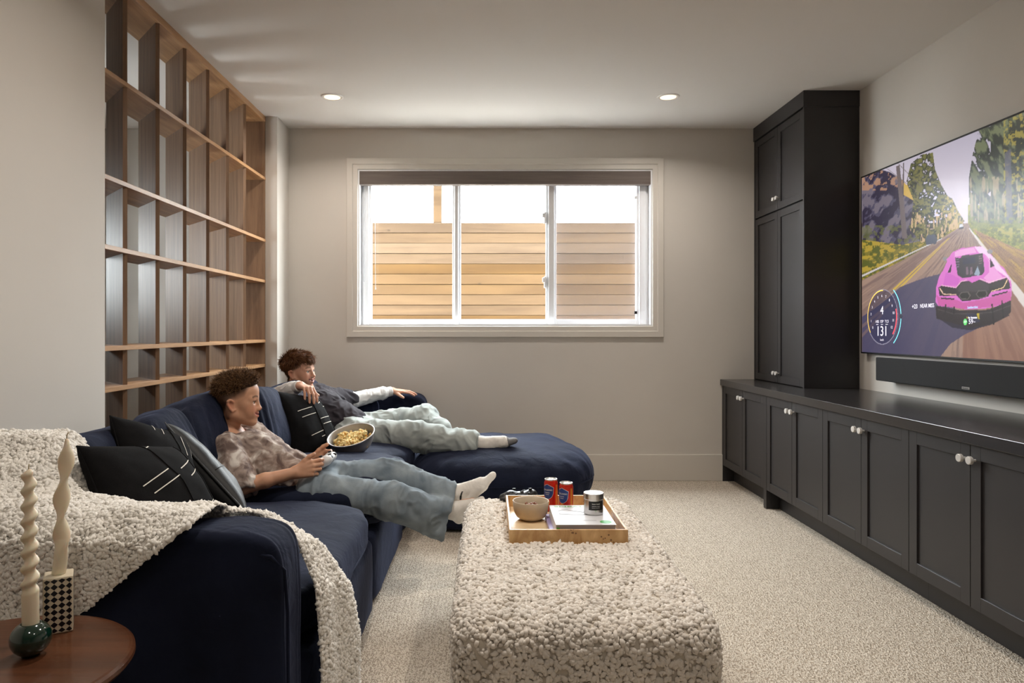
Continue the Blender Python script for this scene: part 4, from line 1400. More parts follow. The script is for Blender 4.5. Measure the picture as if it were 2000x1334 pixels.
V, Fc = boxd(-hw_, hw_, -hw_, hw_, 0.0003, hh, 0.003, 2)
V = np.array([hp(*v) for v in V])
obj('block', V, Fc, M['ivory'], ch_)
for (nx_, ny_) in ((0, -1), (1, 0), (0, 1), (-1, 0)):
    Vd, Fd = [], []
    cols_, rows = 4, 9
    dx, dz = 2 * hw_ / cols_, hh / rows
    for r in range(rows):
        for c in range(cols_):
            # one lozenge per cell, every other half-row shifted
            cx_ = -hw_ + dx * (c + 0.5); cz_ = dz * (r + 0.5)
            o_ = len(Vd)
            for ddx, ddz in ((-dx / 2, 0), (0, -dz / 2), (dx / 2, 0), (0, dz / 2)):
                x_ = max(-hw_ + 0.002, min(hw_ - 0.002, cx_ + ddx * 0.97)); z_ = max(0.003, min(hh - 0.003, cz_ + ddz * 0.97))
                if ny_: Vd.append(hp(x_ * (-ny_), ny_ * (hw_ + 0.0004), z_))
                else: Vd.append(hp(nx_ * (hw_ + 0.0004), x_ * nx_, z_))
            Fd.append([o_, o_ + 1, o_ + 2, o_ + 3])
    obj('lozenge_pattern', Vd, Fd, M['ink'], ch_)
# twisted candle with a flat, leaf-like section
td = thing('twisted_candle', 'ivory twisted ribbon candle in the lozenge holder', 'candle', (hx, hy, TBZ + hh))
V, Fc = [], []
H_ = 0.287
z0 = TBZ + hh + 0.0004
for i in range(m + 1):
    t = i / m
    z = z0 + H_ * t
    tip = min(max((1 - t) / 0.10, 0), 1) ** 0.6
    tw = min(max((t - 0.16) / 0.1, 0), 1)
    ph = 2.21 + (t - 0.16) * 11.6
    a0 = 0.0135 * (1 - tw) + tw * 0.0172 * (1 - 0.10 * t)
    b0 = 0.0135 * (1 - tw) + tw * 0.0075
    ox = 0.016 * t + 0.003 * math.sin(t * 9)
    for k in range(n):
        a = 2 * PI * k / n
        x_, y_ = a0 * tip * math.cos(a), b0 * (0.3 + 0.7 * tip) * math.sin(a) * (1 if tip > 0.02 else 0.2)
        V.append((hx + ox + x_ * math.cos(ph) - y_ * math.sin(ph), hy + x_ * math.sin(ph) + y_ * math.cos(ph), z))
for i in range(m):
    for k in range(n):
        k2 = (k + 1) % n
        Fc.append([i * n + k, i * n + k2, (i + 1) * n + k2, (i + 1) * n + k])
Fc.append(list(range(n))[::-1]); Fc.append([m * n + k for k in range(n)])
obj('wax', V, Fc, M['wax'], td, True)
tx_ = hx + 0.016 + 0.003 * math.sin(9)
V, Fc = tube([(tx_, hy, z0 + H_ - 0.003), (tx_, hy, z0 + H_ + 0.006), (tx_ + 0.004, hy, z0 + H_ + 0.013)], 0.0012, 6)
obj('wick', V, Fc, M['wick'], td, True)

# ================================================================== TRAY AND WHAT STANDS ON IT
def burl(name):
    m_, nt, b, N, L = nodemat(name)
    tc = N.new('ShaderNodeTexCoord')
    n1 = N.new('ShaderNodeTexNoise'); n1.inputs['Scale'].default_value = 14; n1.inputs['Detail'].default_value = 6; n1.inputs['Distortion'].default_value = 2.0
    mp = N.new('ShaderNodeMapping'); mp.inputs['Scale'].default_value = (1, 1, 0.35)
    L.new(tc.outputs['Object'], mp.inputs['Vector']); L.new(mp.outputs[0], n1.inputs['Vector'])
    cr = N.new('ShaderNodeValToRGB')
    cr.color_ramp.elements[0].position = 0.3; cr.color_ramp.elements[0].color = (*lin((176, 128, 72)), 1)
    cr.color_ramp.elements[1].position = 0.65; cr.color_ramp.elements[1].color = (*lin((220, 182, 128)), 1)
    L.new(n1.outputs['Fac'], cr.inputs[0])
    # dark burl eyes in clusters
    vo = N.new('ShaderNodeTexVoronoi'); vo.inputs['Scale'].default_value = 85; L.new(tc.outputs['Object'], vo.inputs['Vector'])
    n2 = N.new('ShaderNodeTexNoise'); n2.inputs['Scale'].default_value = 9; L.new(tc.outputs['Object'], n2.inputs['Vector'])
    lt = N.new('ShaderNodeMath'); lt.operation = 'LESS_THAN'; lt.inputs[1].default_value = 0.30; L.new(vo.outputs['Distance'], lt.inputs[0])
    gt = N.new('ShaderNodeMath'); gt.operation = 'GREATER_THAN'; gt.inputs[1].default_value = 0.60; L.new(n2.outputs['Fac'], gt.inputs[0])
    mu = N.new('ShaderNodeMath'); mu.operation = 'MULTIPLY'; L.new(lt.outputs[0], mu.inputs[0]); L.new(gt.outputs[0], mu.inputs[1])
    mu2 = N.new('ShaderNodeMath'); mu2.operation = 'MULTIPLY'; mu2.inputs[1].default_value = 0.75; L.new(mu.outputs[0], mu2.inputs[0])
    x = N.new('ShaderNodeMix'); x.data_type = 'RGBA'; L.new(mu2.outputs[0], x.inputs[0]); L.new(cr.outputs[0], x.inputs[6]); x.inputs[7].default_value = (*lin((88, 50, 24)), 1)
    L.new(x.outputs[2], b.inputs['Base Color']); b.inputs['Roughness'].default_value = 0.38
    return m_


M['burl'] = burl('burl_veneer')
M['tray_floor'] = plain('pale_maple', (226, 200, 160), 0.4, noise=0.08, nscale=10)
X0, X1, Y0, Y1, Z0 = 0.074, 0.482, 2.446, 2.960, 0.4315
TH_, TW = 0.053, 0.0085
ty = thing('serving_tray', 'rectangular burl wood tray on the fleece ottoman', 'tray', ((X0 + X1) / 2, (Y0 + Y1) / 2, Z0))
box('tray_floor', X0 + TW, X1 - TW, Y0 + TW, Y1 - TW, Z0, Z0 + 0.007, M['tray_floor'], ty)
box('front_wall', X0, X1, Y0, Y0 + TW, Z0, Z0 + TH_, M['burl'], ty, 0.001, 1)
box('rear_wall', X0, X1, Y1 - TW, Y1, Z0, Z0 + TH_, M['burl'], ty, 0.001, 1)
box('side_wall', X0, X0 + TW, Y0 + TW, Y1 - TW, Z0, Z0 + TH_, M['burl'], ty, 0.001, 1)
box('side_wall', X1 - TW, X1, Y0 + TW, Y1 - TW, Z0, Z0 + TH_, M['burl'], ty, 0.001, 1)
ZF = Z0 + 0.0072

# bowl of nuts
bx_, by_ = 0.166, 2.755
bw = thing('ceramic_bowl', 'beige ceramic bowl of nuts on the tray', 'bowl', (bx_, by_, ZF))
prof = [(0.0, 0.0002), (0.036, 0.0002), (0.042, 0.003), (0.055, 0.012), (0.0635, 0.026), (0.0675, 0.042), (0.0705, 0.072), (0.0695, 0.0735), (0.067, 0.072), (0.064, 0.044), (0.058, 0.026), (0.045, 0.013), (0.0, 0.0095)]
V, Fc = lathe(prof, 64, (bx_, by_, ZF), cap=False)
obj('bowl_body', V, Fc, plain('beige_stoneware', (200, 184, 160), 0.5, noise=0.05, nscale=30), bw, True)
M['nut'] = plain('roasted_nut', (128, 76, 44), 0.55, noise=0.25, nscale=90)
rg = np.random.default_rng(3)
nuts = []
for lay in range(3):
    for k in range(16 if lay else 14):
        rr = 0.046 * math.sqrt(rg.random()) * (1 - 0.18 * lay); a = rg.random() * 2 * PI
        nuts.append((bx_ + rr * math.cos(a), by_ + rr * math.sin(a), ZF + 0.030 + 0.0105 * lay + 0.004 * (1 - rr / 0.046)))
nm = None
for k, p in enumerate(nuts):
    if nm is None:
        bm = bmesh.new(); bmesh.ops.create_icosphere(bm, subdivisions=2, radius=1)
        Vn, Fn = bm_data(bm)
        Vn[:, 2] += 0.25 * Vn[:, 0] ** 2
        Vn = Vn * np.array([0.0118, 0.0066, 0.0058])
        nm = bpy.data.meshes.new('nut'); nm.from_pydata(Vn.tolist(), [], Fn); nm.materials.append(M['nut'])
        nm.polygons.foreach_set('use_smooth', np.ones(len(nm.polygons), bool))
    o = bpy.data.objects.new('nut', nm)
    o.location = p; o.rotation_euler = (rg.random() * 6, rg.normal() * 0.5, rg.random() * 6)
    COL.objects.link(o)
    tag(o, 'brown roasted nut heaped in the beige bowl', 'nut', 'nuts in the beige bowl')

# two slim drink cans
M['can_red'] = plain('red_can_print', (206, 46, 28), 0.32, metal=0.35, noise=0.10, nscale=30)
M['alu'] = plain('brushed_aluminium', (214, 214, 212), 0.3, metal=1.0)
M['can_blue'] = plain('blue_can_label', (36, 62, 128), 0.35)
M['can_white'] = plain('can_lettering', (228, 226, 224), 0.5)
M['orange'] = plain('orange_fruit_print', (222, 140, 40), 0.45)


def drink_can(x, y, rot, label):
    t = thing('drink_can', label, 'can', (x, y, ZF), 'slim red drink cans')
    R0, HH = 0.0275, 0.130
    V, Fc = lathe([(0.0, 0.0015), (0.019, 0.0003), (0.021, 0.0003), (0.0262, 0.008), (R0, 0.011), (R0, HH - 0.016), (0.0268, HH - 0.013), (0.0245, HH - 0.0052)], 48, (x, y, ZF), cap=False)
    obj('can_body', V, Fc, M['can_red'], t, True)
    V, Fc = lathe([(0.0245, HH - 0.0052), (0.0254, HH - 0.002), (0.0254, HH), (0.0245, HH + 0.0003), (0.0235, HH - 0.0008), (0.023, HH - 0.004), (0.0, HH - 0.0042)], 48, (x, y, ZF), cap=False)
    ld = obj('lid', V, Fc, M['alu'], t, True)
    V, Fc = merge(boxd(x - 0.004, x + 0.012, y - 0.006, y + 0.006, ZF + HH - 0.004, ZF + HH - 0.0026, 0.0005, 1))
    obj('pull_tab', V, Fc, M['alu'], ld)

    def wrap(u, z, lift=0.0004):
        a = rot + u / R0
        return (x + (R0 + lift) * math.cos(a), y + (R0 + lift) * math.sin(a), ZF + z)

    def patch(name, pts, mat, lift, par):
        # fan polygon wrapped on the can: subdivide by columns
        us = np.linspace(min(p[0] for p in pts), max(p[0] for p in pts), 26)
        V, Fc = [], []
        for u in us:
            zs = []
            for i in range(len(pts)):
                (u0, z0_), (u1, z1_) = pts[i], pts[(i + 1) % len(pts)]
                if (u0 - u) * (u1 - u) <= 0 and abs(u1 - u0) > 1e-9:
                    zs.append(z0_ + (z1_ - z0_) * (u - u0) / (u1 - u0))
            V += [wrap(u, min(zs), lift), wrap(u, max(zs), lift)]
        for i in range(len(us) - 1):
            Fc.append([2 * i, 2 * i + 2, 2 * i + 3, 2 * i + 1])
        return obj(name, V, Fc, mat, par, True)
    shield = [(-0.021, 0.098), (-0.012, 0.103), (0, 0.109), (0.012, 0.103), (0.021, 0.098), (0.0195, 0.078), (0.016, 0.068), (0.009, 0.061), (0, 0.058), (-0.009, 0.061), (-0.016, 0.068), (-0.0195, 0.078)]
    shield = [(u * 1.22, 0.081 + (z - 0.083) * 1.15) for u, z in shield]
    big = [(u * 1.06, 0.081 + (z - 0.081) * 1.05) for u, z in shield]
    lb = patch('label_border', big, M['can_white'], 0.0003, t)
    patch('label', shield, M['can_blue'], 0.0006, lb)
    for s, z, h in (('SANPELLEGRINO', 0.0885, 0.0066), ([3.4], 0.0785, 0.0042), ([2.6], 0.0715, 0.0042)):
        V, Fc = textmesh(s, 1.0, 0.01) if isinstance(s, str) else strokes(s)
        kx = min(h / 0.72, 0.042 / (V[:, 0].max() - V[:, 0].min()))
        obj('lettering', [wrap(v[0] * kx, z + v[1] * h / 0.72, 0.0009) for v in V], Fc, M['can_white'], lb)
    el = [(0.011 * math.cos(a), 0.040 + 0.011 * math.sin(a)) for a in np.linspace(0.05, 2 * PI + 0.05, 20, endpoint=False)]
    patch('fruit_print', el, M['orange'], 0.0004, t)
    patch('stripe', [(0.036, 0.012), (0.0445, 0.012), (0.0445, 0.11), (0.036, 0.11)], M['orange'], 0.0003, t)


drink_can(0.2555, 2.885, -PI / 2 - 0.65, 'slim red drink can with a blue label, the farther of two')
drink_can(0.3095, 2.815, -PI / 2 - 0.75, 'slim red drink can with a blue label, the nearer of two')

# books
M['paper'] = plain('book_pages', (206, 200, 196), 0.8, noise=0.08, nscale=400, stretch=(0.02, 0.02, 1))
M['cover_white'] = plain('white_book_cover', (226, 226, 230), 0.35)
M['green_ink'] = plain('green_cover_print', (96, 190, 84), 0.4)
M['grey_ink'] = plain('grey_cover_print', (172, 170, 176), 0.4)
M['lilac'] = plain('lilac_book_cover', (176, 166, 214), 0.45)


def book(name, x0, x1, y0, y1, z0, z1, label, cover, ct=0.002):
    t = thing(name, label, 'book', ((x0 + x1) / 2, (y0 + y1) / 2, z0), 'books on the tray')
    box('back_cover', x0, x1, y0, y1, z0, z0 + ct, cover, t)
    box('front_cover', x0, x1, y0, y1, z1 - ct, z1, cover, t)
    box('spine', x0, x0 + ct, y0, y1, z0 + ct, z1 - ct, cover, t)
    box('pages', x0 + ct, x1 - 0.003, y0 + 0.003, y1 - 0.003, z0 + ct, z1 - ct, M['paper'], t)
    return t


book('large_book', 0.222, 0.462, 2.458, 2.775, ZF + 0.0003, ZF + 0.015, 'thin lilac-edged book lying under the white book', M['lilac'])
zb0, zb1 = ZF + 0.0155, ZF + 0.0565
bt = book('large_book', 0.236, 0.446, 2.470, 2.745, zb0, zb1, 'thick white book with green lettering under the candle tin', M['cover_white'])
V, Fc = textmesh('SNEAKER', 1.0, 0.008)
kx = 0.166 / (V[:, 0].max() - V[:, 0].min())
obj('lettering', np.stack([0.335 + V[:, 0] * kx, 2.722 + V[:, 1] * 0.027, np.full(len(V), zb1 + 0.0004)], 1), Fc, M['green_ink'], bt)
V, Fc = lathe([(0.0205, 0.0), (0.0205, 0.0004), (0.0, 0.0004)], 36, (0.415, 2.505, zb1 + 0.0001), cap=False)
obj('sticker', V, Fc, plain('green_sticker', (58, 168, 58), 0.4), bt)
# shoe outline drawing on the cover
shoe = [(0.262, 2.655), (0.275, 2.67), (0.298, 2.672), (0.318, 2.655), (0.35, 2.64), (0.40, 2.628), (0.418, 2.612), (0.41, 2.60), (0.30, 2.604), (0.262, 2.612)]
V, Fc = tube([(x, y, zb1 + 0.0003) for x, y in shoe], 0.0009, 5, closed=True)
obj('cover_drawing', V, Fc, M['grey_ink'], bt)
for q in (2.52, 2.527):
    box('cover_line', 0.246, 0.385, q, q + 0.0012, zb1 + 0.0001, zb1 + 0.0004, M['grey_ink'], bt)
box('spine_mark', 0.2385, 0.249, 2.4685, 2.4700, zb0 + 0.006, zb0 + 0.03, M['green_ink'], bt)

# candle tin
cx_, cy_ = 0.389, 2.622
tn = thing('candle_tin', 'silver candle tin with a black label standing on the white book', 'candle tin', (cx_, cy_, zb1))
M['tin'] = plain('polished_tin', (206, 204, 202), 0.22, metal=1.0)
V, Fc = lathe([(0.0, 0.0004), (0.0335, 0.0004), (0.0355, 0.003), (0.0355, 0.0555), (0.0, 0.0555)], 56, (cx_, cy_, zb1), cap=False)
obj('tin_body', V, Fc, M['tin'], tn, False)
V, Fc = lathe([(0.0, 0.0556), (0.0368, 0.0556), (0.0372, 0.057), (0.0372, 0.0755), (0.036, 0.0770), (0.033, 0.0765), (0.0, 0.0760)], 56, (cx_, cy_, zb1), cap=False)
obj('lid', V, Fc, M['tin'], tn, False)
rot = -PI / 2 + 0.20
V, Fc = [], []
for i in range(31):
    a = rot - 0.85 + 1.7 * i / 30
    for z in (0.0195, 0.0515):
        V.append((cx_ + 0.0359 * math.cos(a), cy_ + 0.0359 * math.sin(a), zb1 + z))
for i in range(30): Fc.append([2 * i, 2 * i + 2, 2 * i + 3, 2 * i + 1])
lb = obj('label', V, Fc, M['black'], tn, True)
for s, z, h, w_ in (([2.0, 2.0], 0.0425, 0.0046, 0.030), ([2.6, 1.6], 0.0345, 0.0030, 0.030), ([2.4, 1.0, 1.2], 0.0285, 0.0020, 0.030)):
    V, Fc = strokes(s)
    kx = w_ / (V[:, 0].max() - V[:, 0].min())
    obj('lettering', [(cx_ + 0.0362 * math.cos(rot - 0.08 + v[0] * kx / 0.0362), cy_ + 0.0362 * math.sin(rot - 0.08 + v[0] * kx / 0.0362), zb1 + z + v[1] * h / 0.72) for v in V], Fc, M['can_white'], lb)

# small clear card in the tray corner
M['acrylic'] = plain('clear_card', (206, 206, 200), 0.15)
cdv = box('place_card', 0.096, 0.131, 2.470, 2.492, ZF + 0.0002, ZF + 0.0022, M['acrylic'], None, 0.0008, 1)
tag(cdv, 'small pale card lying in the near left corner of the tray', 'card')


# ================================================================== IMPLICIT SURFACES (bodies, clothes, controllers)
class SDF:
    def __init__(s, lo, hi, h):
        s.lo = np.array(lo, float); s.h = h
        s.n = np.ceil((np.array(hi) - s.lo) / h).astype(int) + 1
        s.v = np.full(s.n, 0.2, np.float32)

    def _win(s, lo, hi):
        a = np.clip(np.floor((np.array(lo) - s.lo) / s.h).astype(int), 0, s.n)
        b = np.clip(np.ceil((np.array(hi) - s.lo) / s.h).astype(int) + 1, 0, s.n)
        if np.any(b <= a): return None, None
        sl = tuple(slice(i, j) for i, j in zip(a, b))
        ax = [(s.lo[k] + s.h * np.arange(a[k], b[k])).astype(np.float32) for k in range(3)]
        return sl, np.meshgrid(*ax, indexing='ij', sparse=True)

    def _mix(s, sl, d, k, sub=False, inter=False):
        v = s.v[sl]
        if sub or inter:
            e = -d if sub else d
            h = np.clip(0.5 - 0.5 * (v - e) / k, 0, 1)
            s.v[sl] = v * (1 - h) + e * h + k * h * (1 - h)
        else:
            h = np.clip(0.5 + 0.5 * (v - d) / k, 0, 1)
            s.v[sl] = v * (1 - h) + d * h - k * h * (1 - h)

    def cone(s, p0, p1, r0, r1, k=0.012, sub=False, flat=None):
        """round cone; flat=(axis vector, factor>1) squeezes it along an axis"""
        p0, p1 = np.array(p0, float), np.array(p1, float)
        rm = max(r0, r1) + k + 3 * s.h
        sl, G = s._win(np.minimum(p0, p1) - rm, np.maximum(p0, p1) + rm)
        if sl is None: return s
        ab = p1 - p0; L2 = ab.dot(ab) + 1e-12
        X, Y, Z = G[0] - p0[0], G[1] - p0[1], G[2] - p0[2]
        t = np.clip((X * ab[0] + Y * ab[1] + Z * ab[2]) / L2, 0, 1)
        dx, dy, dz = X - t * ab[0], Y - t * ab[1], Z - t * ab[2]
        q = dx * dx + dy * dy + dz * dz
        if flat is not None:
            a = np.array(flat[0], float); a /= np.linalg.norm(a)
            w_ = dx * a[0] + dy * a[1] + dz * a[2]
            q = q + w_ * w_ * (flat[1] ** 2 - 1)
        d = np.sqrt(q) - (r0 + (r1 - r0) * t)
        s._mix(sl, d, k, sub)
        return s

    def ell(s, c, r, R=None, k=0.012, sub=False):
        c, r = np.array(c, float), np.array(r, float)
        rm = r.max() + k + 3 * s.h
        sl, G = s._win(c - rm, c + rm)
        if sl is None: return s
        X, Y, Z = G[0] - c[0], G[1] - c[1], G[2] - c[2]
        if R is None: R = np.eye(3)
        R = np.array(R)        # columns are the local axes
        u = (X * R[0, 0] + Y * R[1, 0] + Z * R[2, 0]) / r[0]
        v = (X * R[0, 1] + Y * R[1, 1] + Z * R[2, 1]) / r[1]
        w_ = (X * R[0, 2] + Y * R[1, 2] + Z * R[2, 2]) / r[2]
        k0 = np.sqrt(u * u + v * v + w_ * w_) + 1e-9
        k1 = np.sqrt((u / r[0]) ** 2 + (v / r[1]) ** 2 + (w_ / r[2]) ** 2) + 1e-9
        s._mix(sl, k0 * (k0 - 1) / k1, k, sub)
        return s

    def cut(s, p, n, k=0.004):
        """keep only the side the normal points away from"""
        n = np.array(n, float); n /= np.linalg.norm(n)
        ax = [(s.lo[i] + s.h * np.arange(s.n[i])).astype(np.float32) for i in range(3)]
        X, Y, Z = np.meshgrid(*ax, indexing='ij', sparse=True)
        d = (X - p[0]) * n[0] + (Y - p[1]) * n[1] + (Z - p[2]) * n[2]
        s._mix((slice(None),) * 3, d, k, inter=True)
        return s

    def mesh(s):
        v = s.v
        v[0], v[-1], v[:, 0], v[:, -1], v[:, :, 0], v[:, :, -1] = (0.2,) * 6
        ins = v < 0
        c = [ins[a:ins.shape[0] - 1 + a, b:ins.shape[1] - 1 + b, d:ins.shape[2] - 1 + d] for a in (0, 1) for b in (0, 1) for d in (0, 1)]
        anyi, alli = c[0].copy(), c[0].copy()
        for q in c[1:]:
            anyi |= q; alli &= q
        act = anyi & ~alli
        idx = np.argwhere(act)
        cid = np.full(act.shape, -1, np.int32); cid[act] = np.arange(len(idx))
        pos = np.zeros((len(idx), 3)); cnt = np.zeros(len(idx))
        cor = [(a, b, d) for a in (0, 1) for b in (0, 1) for d in (0, 1)]
        val = {q: v[idx[:, 0] + q[0], idx[:, 1] + q[1], idx[:, 2] + q[2]] for q in cor}
        for a in cor:
            for ax in range(3):
                if a[ax]: continue
                b = list(a); b[ax] = 1; b = tuple(b)
                va, vb = val[a], val[b]
                m_ = (va < 0) != (vb < 0)
                t = va / (va - vb + 1e-20)
                p = np.tile(np.array(a, float), (len(idx), 1)); p[:, ax] = t
                pos[m_] += p[m_]; cnt[m_] += 1
        V = (idx + pos / cnt[:, None]) * s.h + s.lo
        Qs = []
        for ax in range(3):
            o1, o2 = (ax + 1) % 3, (ax + 2) % 3
            sa_ = [slice(1, -1)] * 3; sb = [slice(1, -1)] * 3
            sa_[ax] = slice(0, -1); sb[ax] = slice(1, None)
            A, B = ins[tuple(sa_)], ins[tuple(sb)]
            e = np.argwhere(A != B)
            off = np.ones(3, int); off[ax] = 0
            g = e + off
            inside_first = A[e[:, 0], e[:, 1], e[:, 2]]
            def cell(d1, d2):
                q = g.copy(); q[:, o1] += d1; q[:, o2] += d2
                return cid[q[:, 0], q[:, 1], q[:, 2]]
            quad = np.stack([cell(-1, -1), cell(0, -1), cell(0, 0), cell(-1, 0)], 1)
            quad[~inside_first] = quad[~inside_first][:, ::-1]
            Qs.append(quad)
        Q = np.vstack(Qs)
        return V, Q[(Q >= 0).all(1)]


def relax(V, Q, it=2, lam=0.5):
    for _ in range(it):
        S_ = np.zeros_like(V); C_ = np.zeros(len(V))
        for k in range(4):
            a, b = Q[:, k], Q[:, (k + 1) % 4]
            np.add.at(S_, a, V[b]); np.add.at(C_, a, 1)
            np.add.at(S_, b, V[a]); np.add.at(C_, b, 1)
        V = V + lam * (S_ / C_[:, None].clip(1) - V)
    return V


# ================================================================== GAME CONTROLLERS
def gamepad(name, c, R, label, body, grip, dark):
    R = np.array(R)
    c = np.array(c, float)
    W = lambda p: c + R @ np.array(p, float)
    t = thing(name, label, 'controller', tuple(c))
    lo, hi = c - 0.11, c + 0.11
    s = SDF(lo, hi, 0.0024)
    s.ell(W((0, 0.004, 0)), (0.056, 0.034, 0.017), R, 0.008)
    for g in (-1, 1):
        s.cone(W((g * 0.046, 0.006, 0.0)), W((g * 0.064, -0.052, -0.012)), 0.0225, 0.0155, 0.012)
        s.ell(W((g * 0.044, 0.01, 0.002)), (0.027, 0.028, 0.018), R, 0.01)
    V, Q = s.mesh(); V = relax(V, Q, 1)
    obj('shell', V, Q, body, t, True)
    for g in (-1, 1):
        s = SDF(lo, hi, 0.0024)
        s.cone(W((g * 0.0545, -0.026, -0.0085)), W((g * 0.0645, -0.053, -0.014)), 0.0195, 0.0158, 0.008)
        V, Q = s.mesh(); obj('grip', V, Q, grip, t, True)
        V, Fc = tube([W((g * 0.024, 0.031, 0.006)), W((g * 0.045, 0.031, 0.004)), W((g * 0.060, 0.022, 0.001))], [0.0075, 0.008, 0.006], 10); obj('bumper', V, Fc, dark, t, True)
    for (x, y) in ((-0.040, 0.014), (0.024, -0.014)):
        V, Fc = lathe([(0.0, 0.012), (0.006, 0.012), (0.005, 0.022), (0.0085, 0.024), (0.0085, 0.027), (0.007, 0.028), (0.0, 0.0265)], 18, cap=False)
        obj('thumbstick', np.array([W((x + v[0], y + v[1], v[2])) for v in V]), Fc, dark, t, True)
    for a in (0, PI / 2, PI, -PI / 2):
        V, Fc = lathe([(0.0045, 0.014), (0.0045, 0.0195), (0.0035, 0.0205), (0.0, 0.0208)], 12, cap=False)
        obj('button', np.array([W((0.042 + 0.011 * math.cos(a) + v[0], 0.014 + 0.011 * math.sin(a) + v[1], v[2])) for v in V]), Fc, dark, t, True)
    V, Fc = merge(boxd(-0.034, -0.014, -0.018, -0.012, 0.012, 0.0185, 0.001, 1), boxd(-0.027, -0.021, -0.025, -0.005, 0.012, 0.0185, 0.001, 1))
    obj('direction_pad', np.array([W(v) for v in V]), Fc, dark, t)
    V, Fc = lathe([(0.0075, 0.012), (0.0075, 0.0188), (0.0, 0.019)], 18, cap=False)
    obj('home_button', np.array([W((v[0], 0.02 + v[1], v[2])) for v in V]), Fc, grip, t, True)
    return t


M['pad_black'] = plain('black_controller', (18, 18, 19), 0.35)
M['pad_white'] = plain('white_controller', (226, 226, 226), 0.35)
M['pad_dark'] = plain('dark_rubber', (26, 26, 28), 0.6)
Rb = np.array(Euler((math.radians(6), 0, math.radians(195))).to_matrix())
gamepad('game_controller', (0.140, 3.055, 0.463), Rb, 'black game controller lying behind the tray on the ottoman', M['pad_black'], M['pad_dark'], M['pad_black'])

# ================================================================== POPCORN
pc = np.array([-0.745, 3.985, 0.490])
Rt = rotm('X', 20) @ rotm('Y', -9)         # tipped towards the camera and a little to the left
pw = thing('popcorn_bowl', 'stainless steel mixing bowl of popcorn between the two boys', 'bowl', tuple(pc))
M['steel'] = plain('brushed_steel', (200, 197, 194), 0.46, metal=0.65, noise=0.06, nscale=60, stretch=(1, 1, 0.05))
prof = [(0.0, 0.002), (0.060, 0.002), (0.072, 0.006), (0.100, 0.030), (0.118, 0.060), (0.128, 0.100), (0.1335, 0.101), (0.1345, 0.1035), (0.1325, 0.106), (0.127, 0.105), (0.1255, 0.1), (0.115, 0.061), (0.097, 0.033), (0.07, 0.010), (0.0, 0.006)]
V, Fc = lathe(prof, 72, cap=False)
lift = 0.004
obj('bowl_body', V @ Rt.T + pc + (0, 0, lift), Fc, M['steel'], pw, True)
M['corn'] = vcolmat('popcorn', 0.8, sub=0.1)
rg = np.random.default_rng(9)
bm = bmesh.new(); bmesh.ops.create_icosphere(bm, subdivisions=2, radius=1)
Vb, Fb = bm_data(bm)
kern = []
for q in range(4):
    lob = rg.normal(size=(9, 3)); lob /= np.linalg.norm(lob, axis=1)[:, None]
    r = 0.42 + 0.75 * np.max(np.clip(Vb @ lob.T, 0, 1) ** 7, axis=1) * (0.7 + 0.3 * rg.random(len(Vb)))
    Vk = Vb * r[:, None] * 0.0125
    me = bpy.data.meshes.new('popcorn_piece'); me.from_pydata(Vk.tolist(), [], Fb)
    me.polygons.foreach_set('use_smooth', np.ones(len(me.polygons), bool))
    a = me.color_attributes.new('Col', 'FLOAT_COLOR', 'POINT')
    cc = np.ones((len(Vk), 4), np.float32)
    tone = np.clip((r - 0.42) / 0.35, 0, 1)[:, None]
    cc[:, :3] = np.array(lin((222, 158, 52))) * (1 - tone) + np.array(lin((250, 230, 168))) * tone
    a.data.foreach_set('color', cc.ravel()); me.materials.append(M['corn'])
    kern.append(me)
npop = 0
for lay in range(3):
    for k in range(106 - lay * 8):
        rr = (0.112 - 0.016 * lay) * math.sqrt(rg.random()); a = rg.random() * 2 * PI
        z = 0.064 + 0.010 * lay + 0.006 * rg.random() + 0.012 * math.sin(3 * a) * rr / 0.1
        p = Rt @ np.array([rr * math.cos(a), rr * math.sin(a), z]) + pc + (0, 0, lift)
        o = bpy.data.objects.new('popcorn_piece', kern[k % 4])
        o.location = p; o.rotation_euler = tuple(rg.random(3) * 6.28); o.scale = (0.85 + 0.4 * rg.random(),) * 3
        COL.objects.link(o)
        tag(o, 'buttery popcorn piece in the steel bowl', 'popcorn', 'popcorn in the steel bowl')
        npop += 1

# ================================================================== PEOPLE
def skin_mat():
    return vcolmat('skin', 0.5, spec=0.35, sub=0.12, bump=0.05, bscale=350)


M['skin'] = skin_mat()


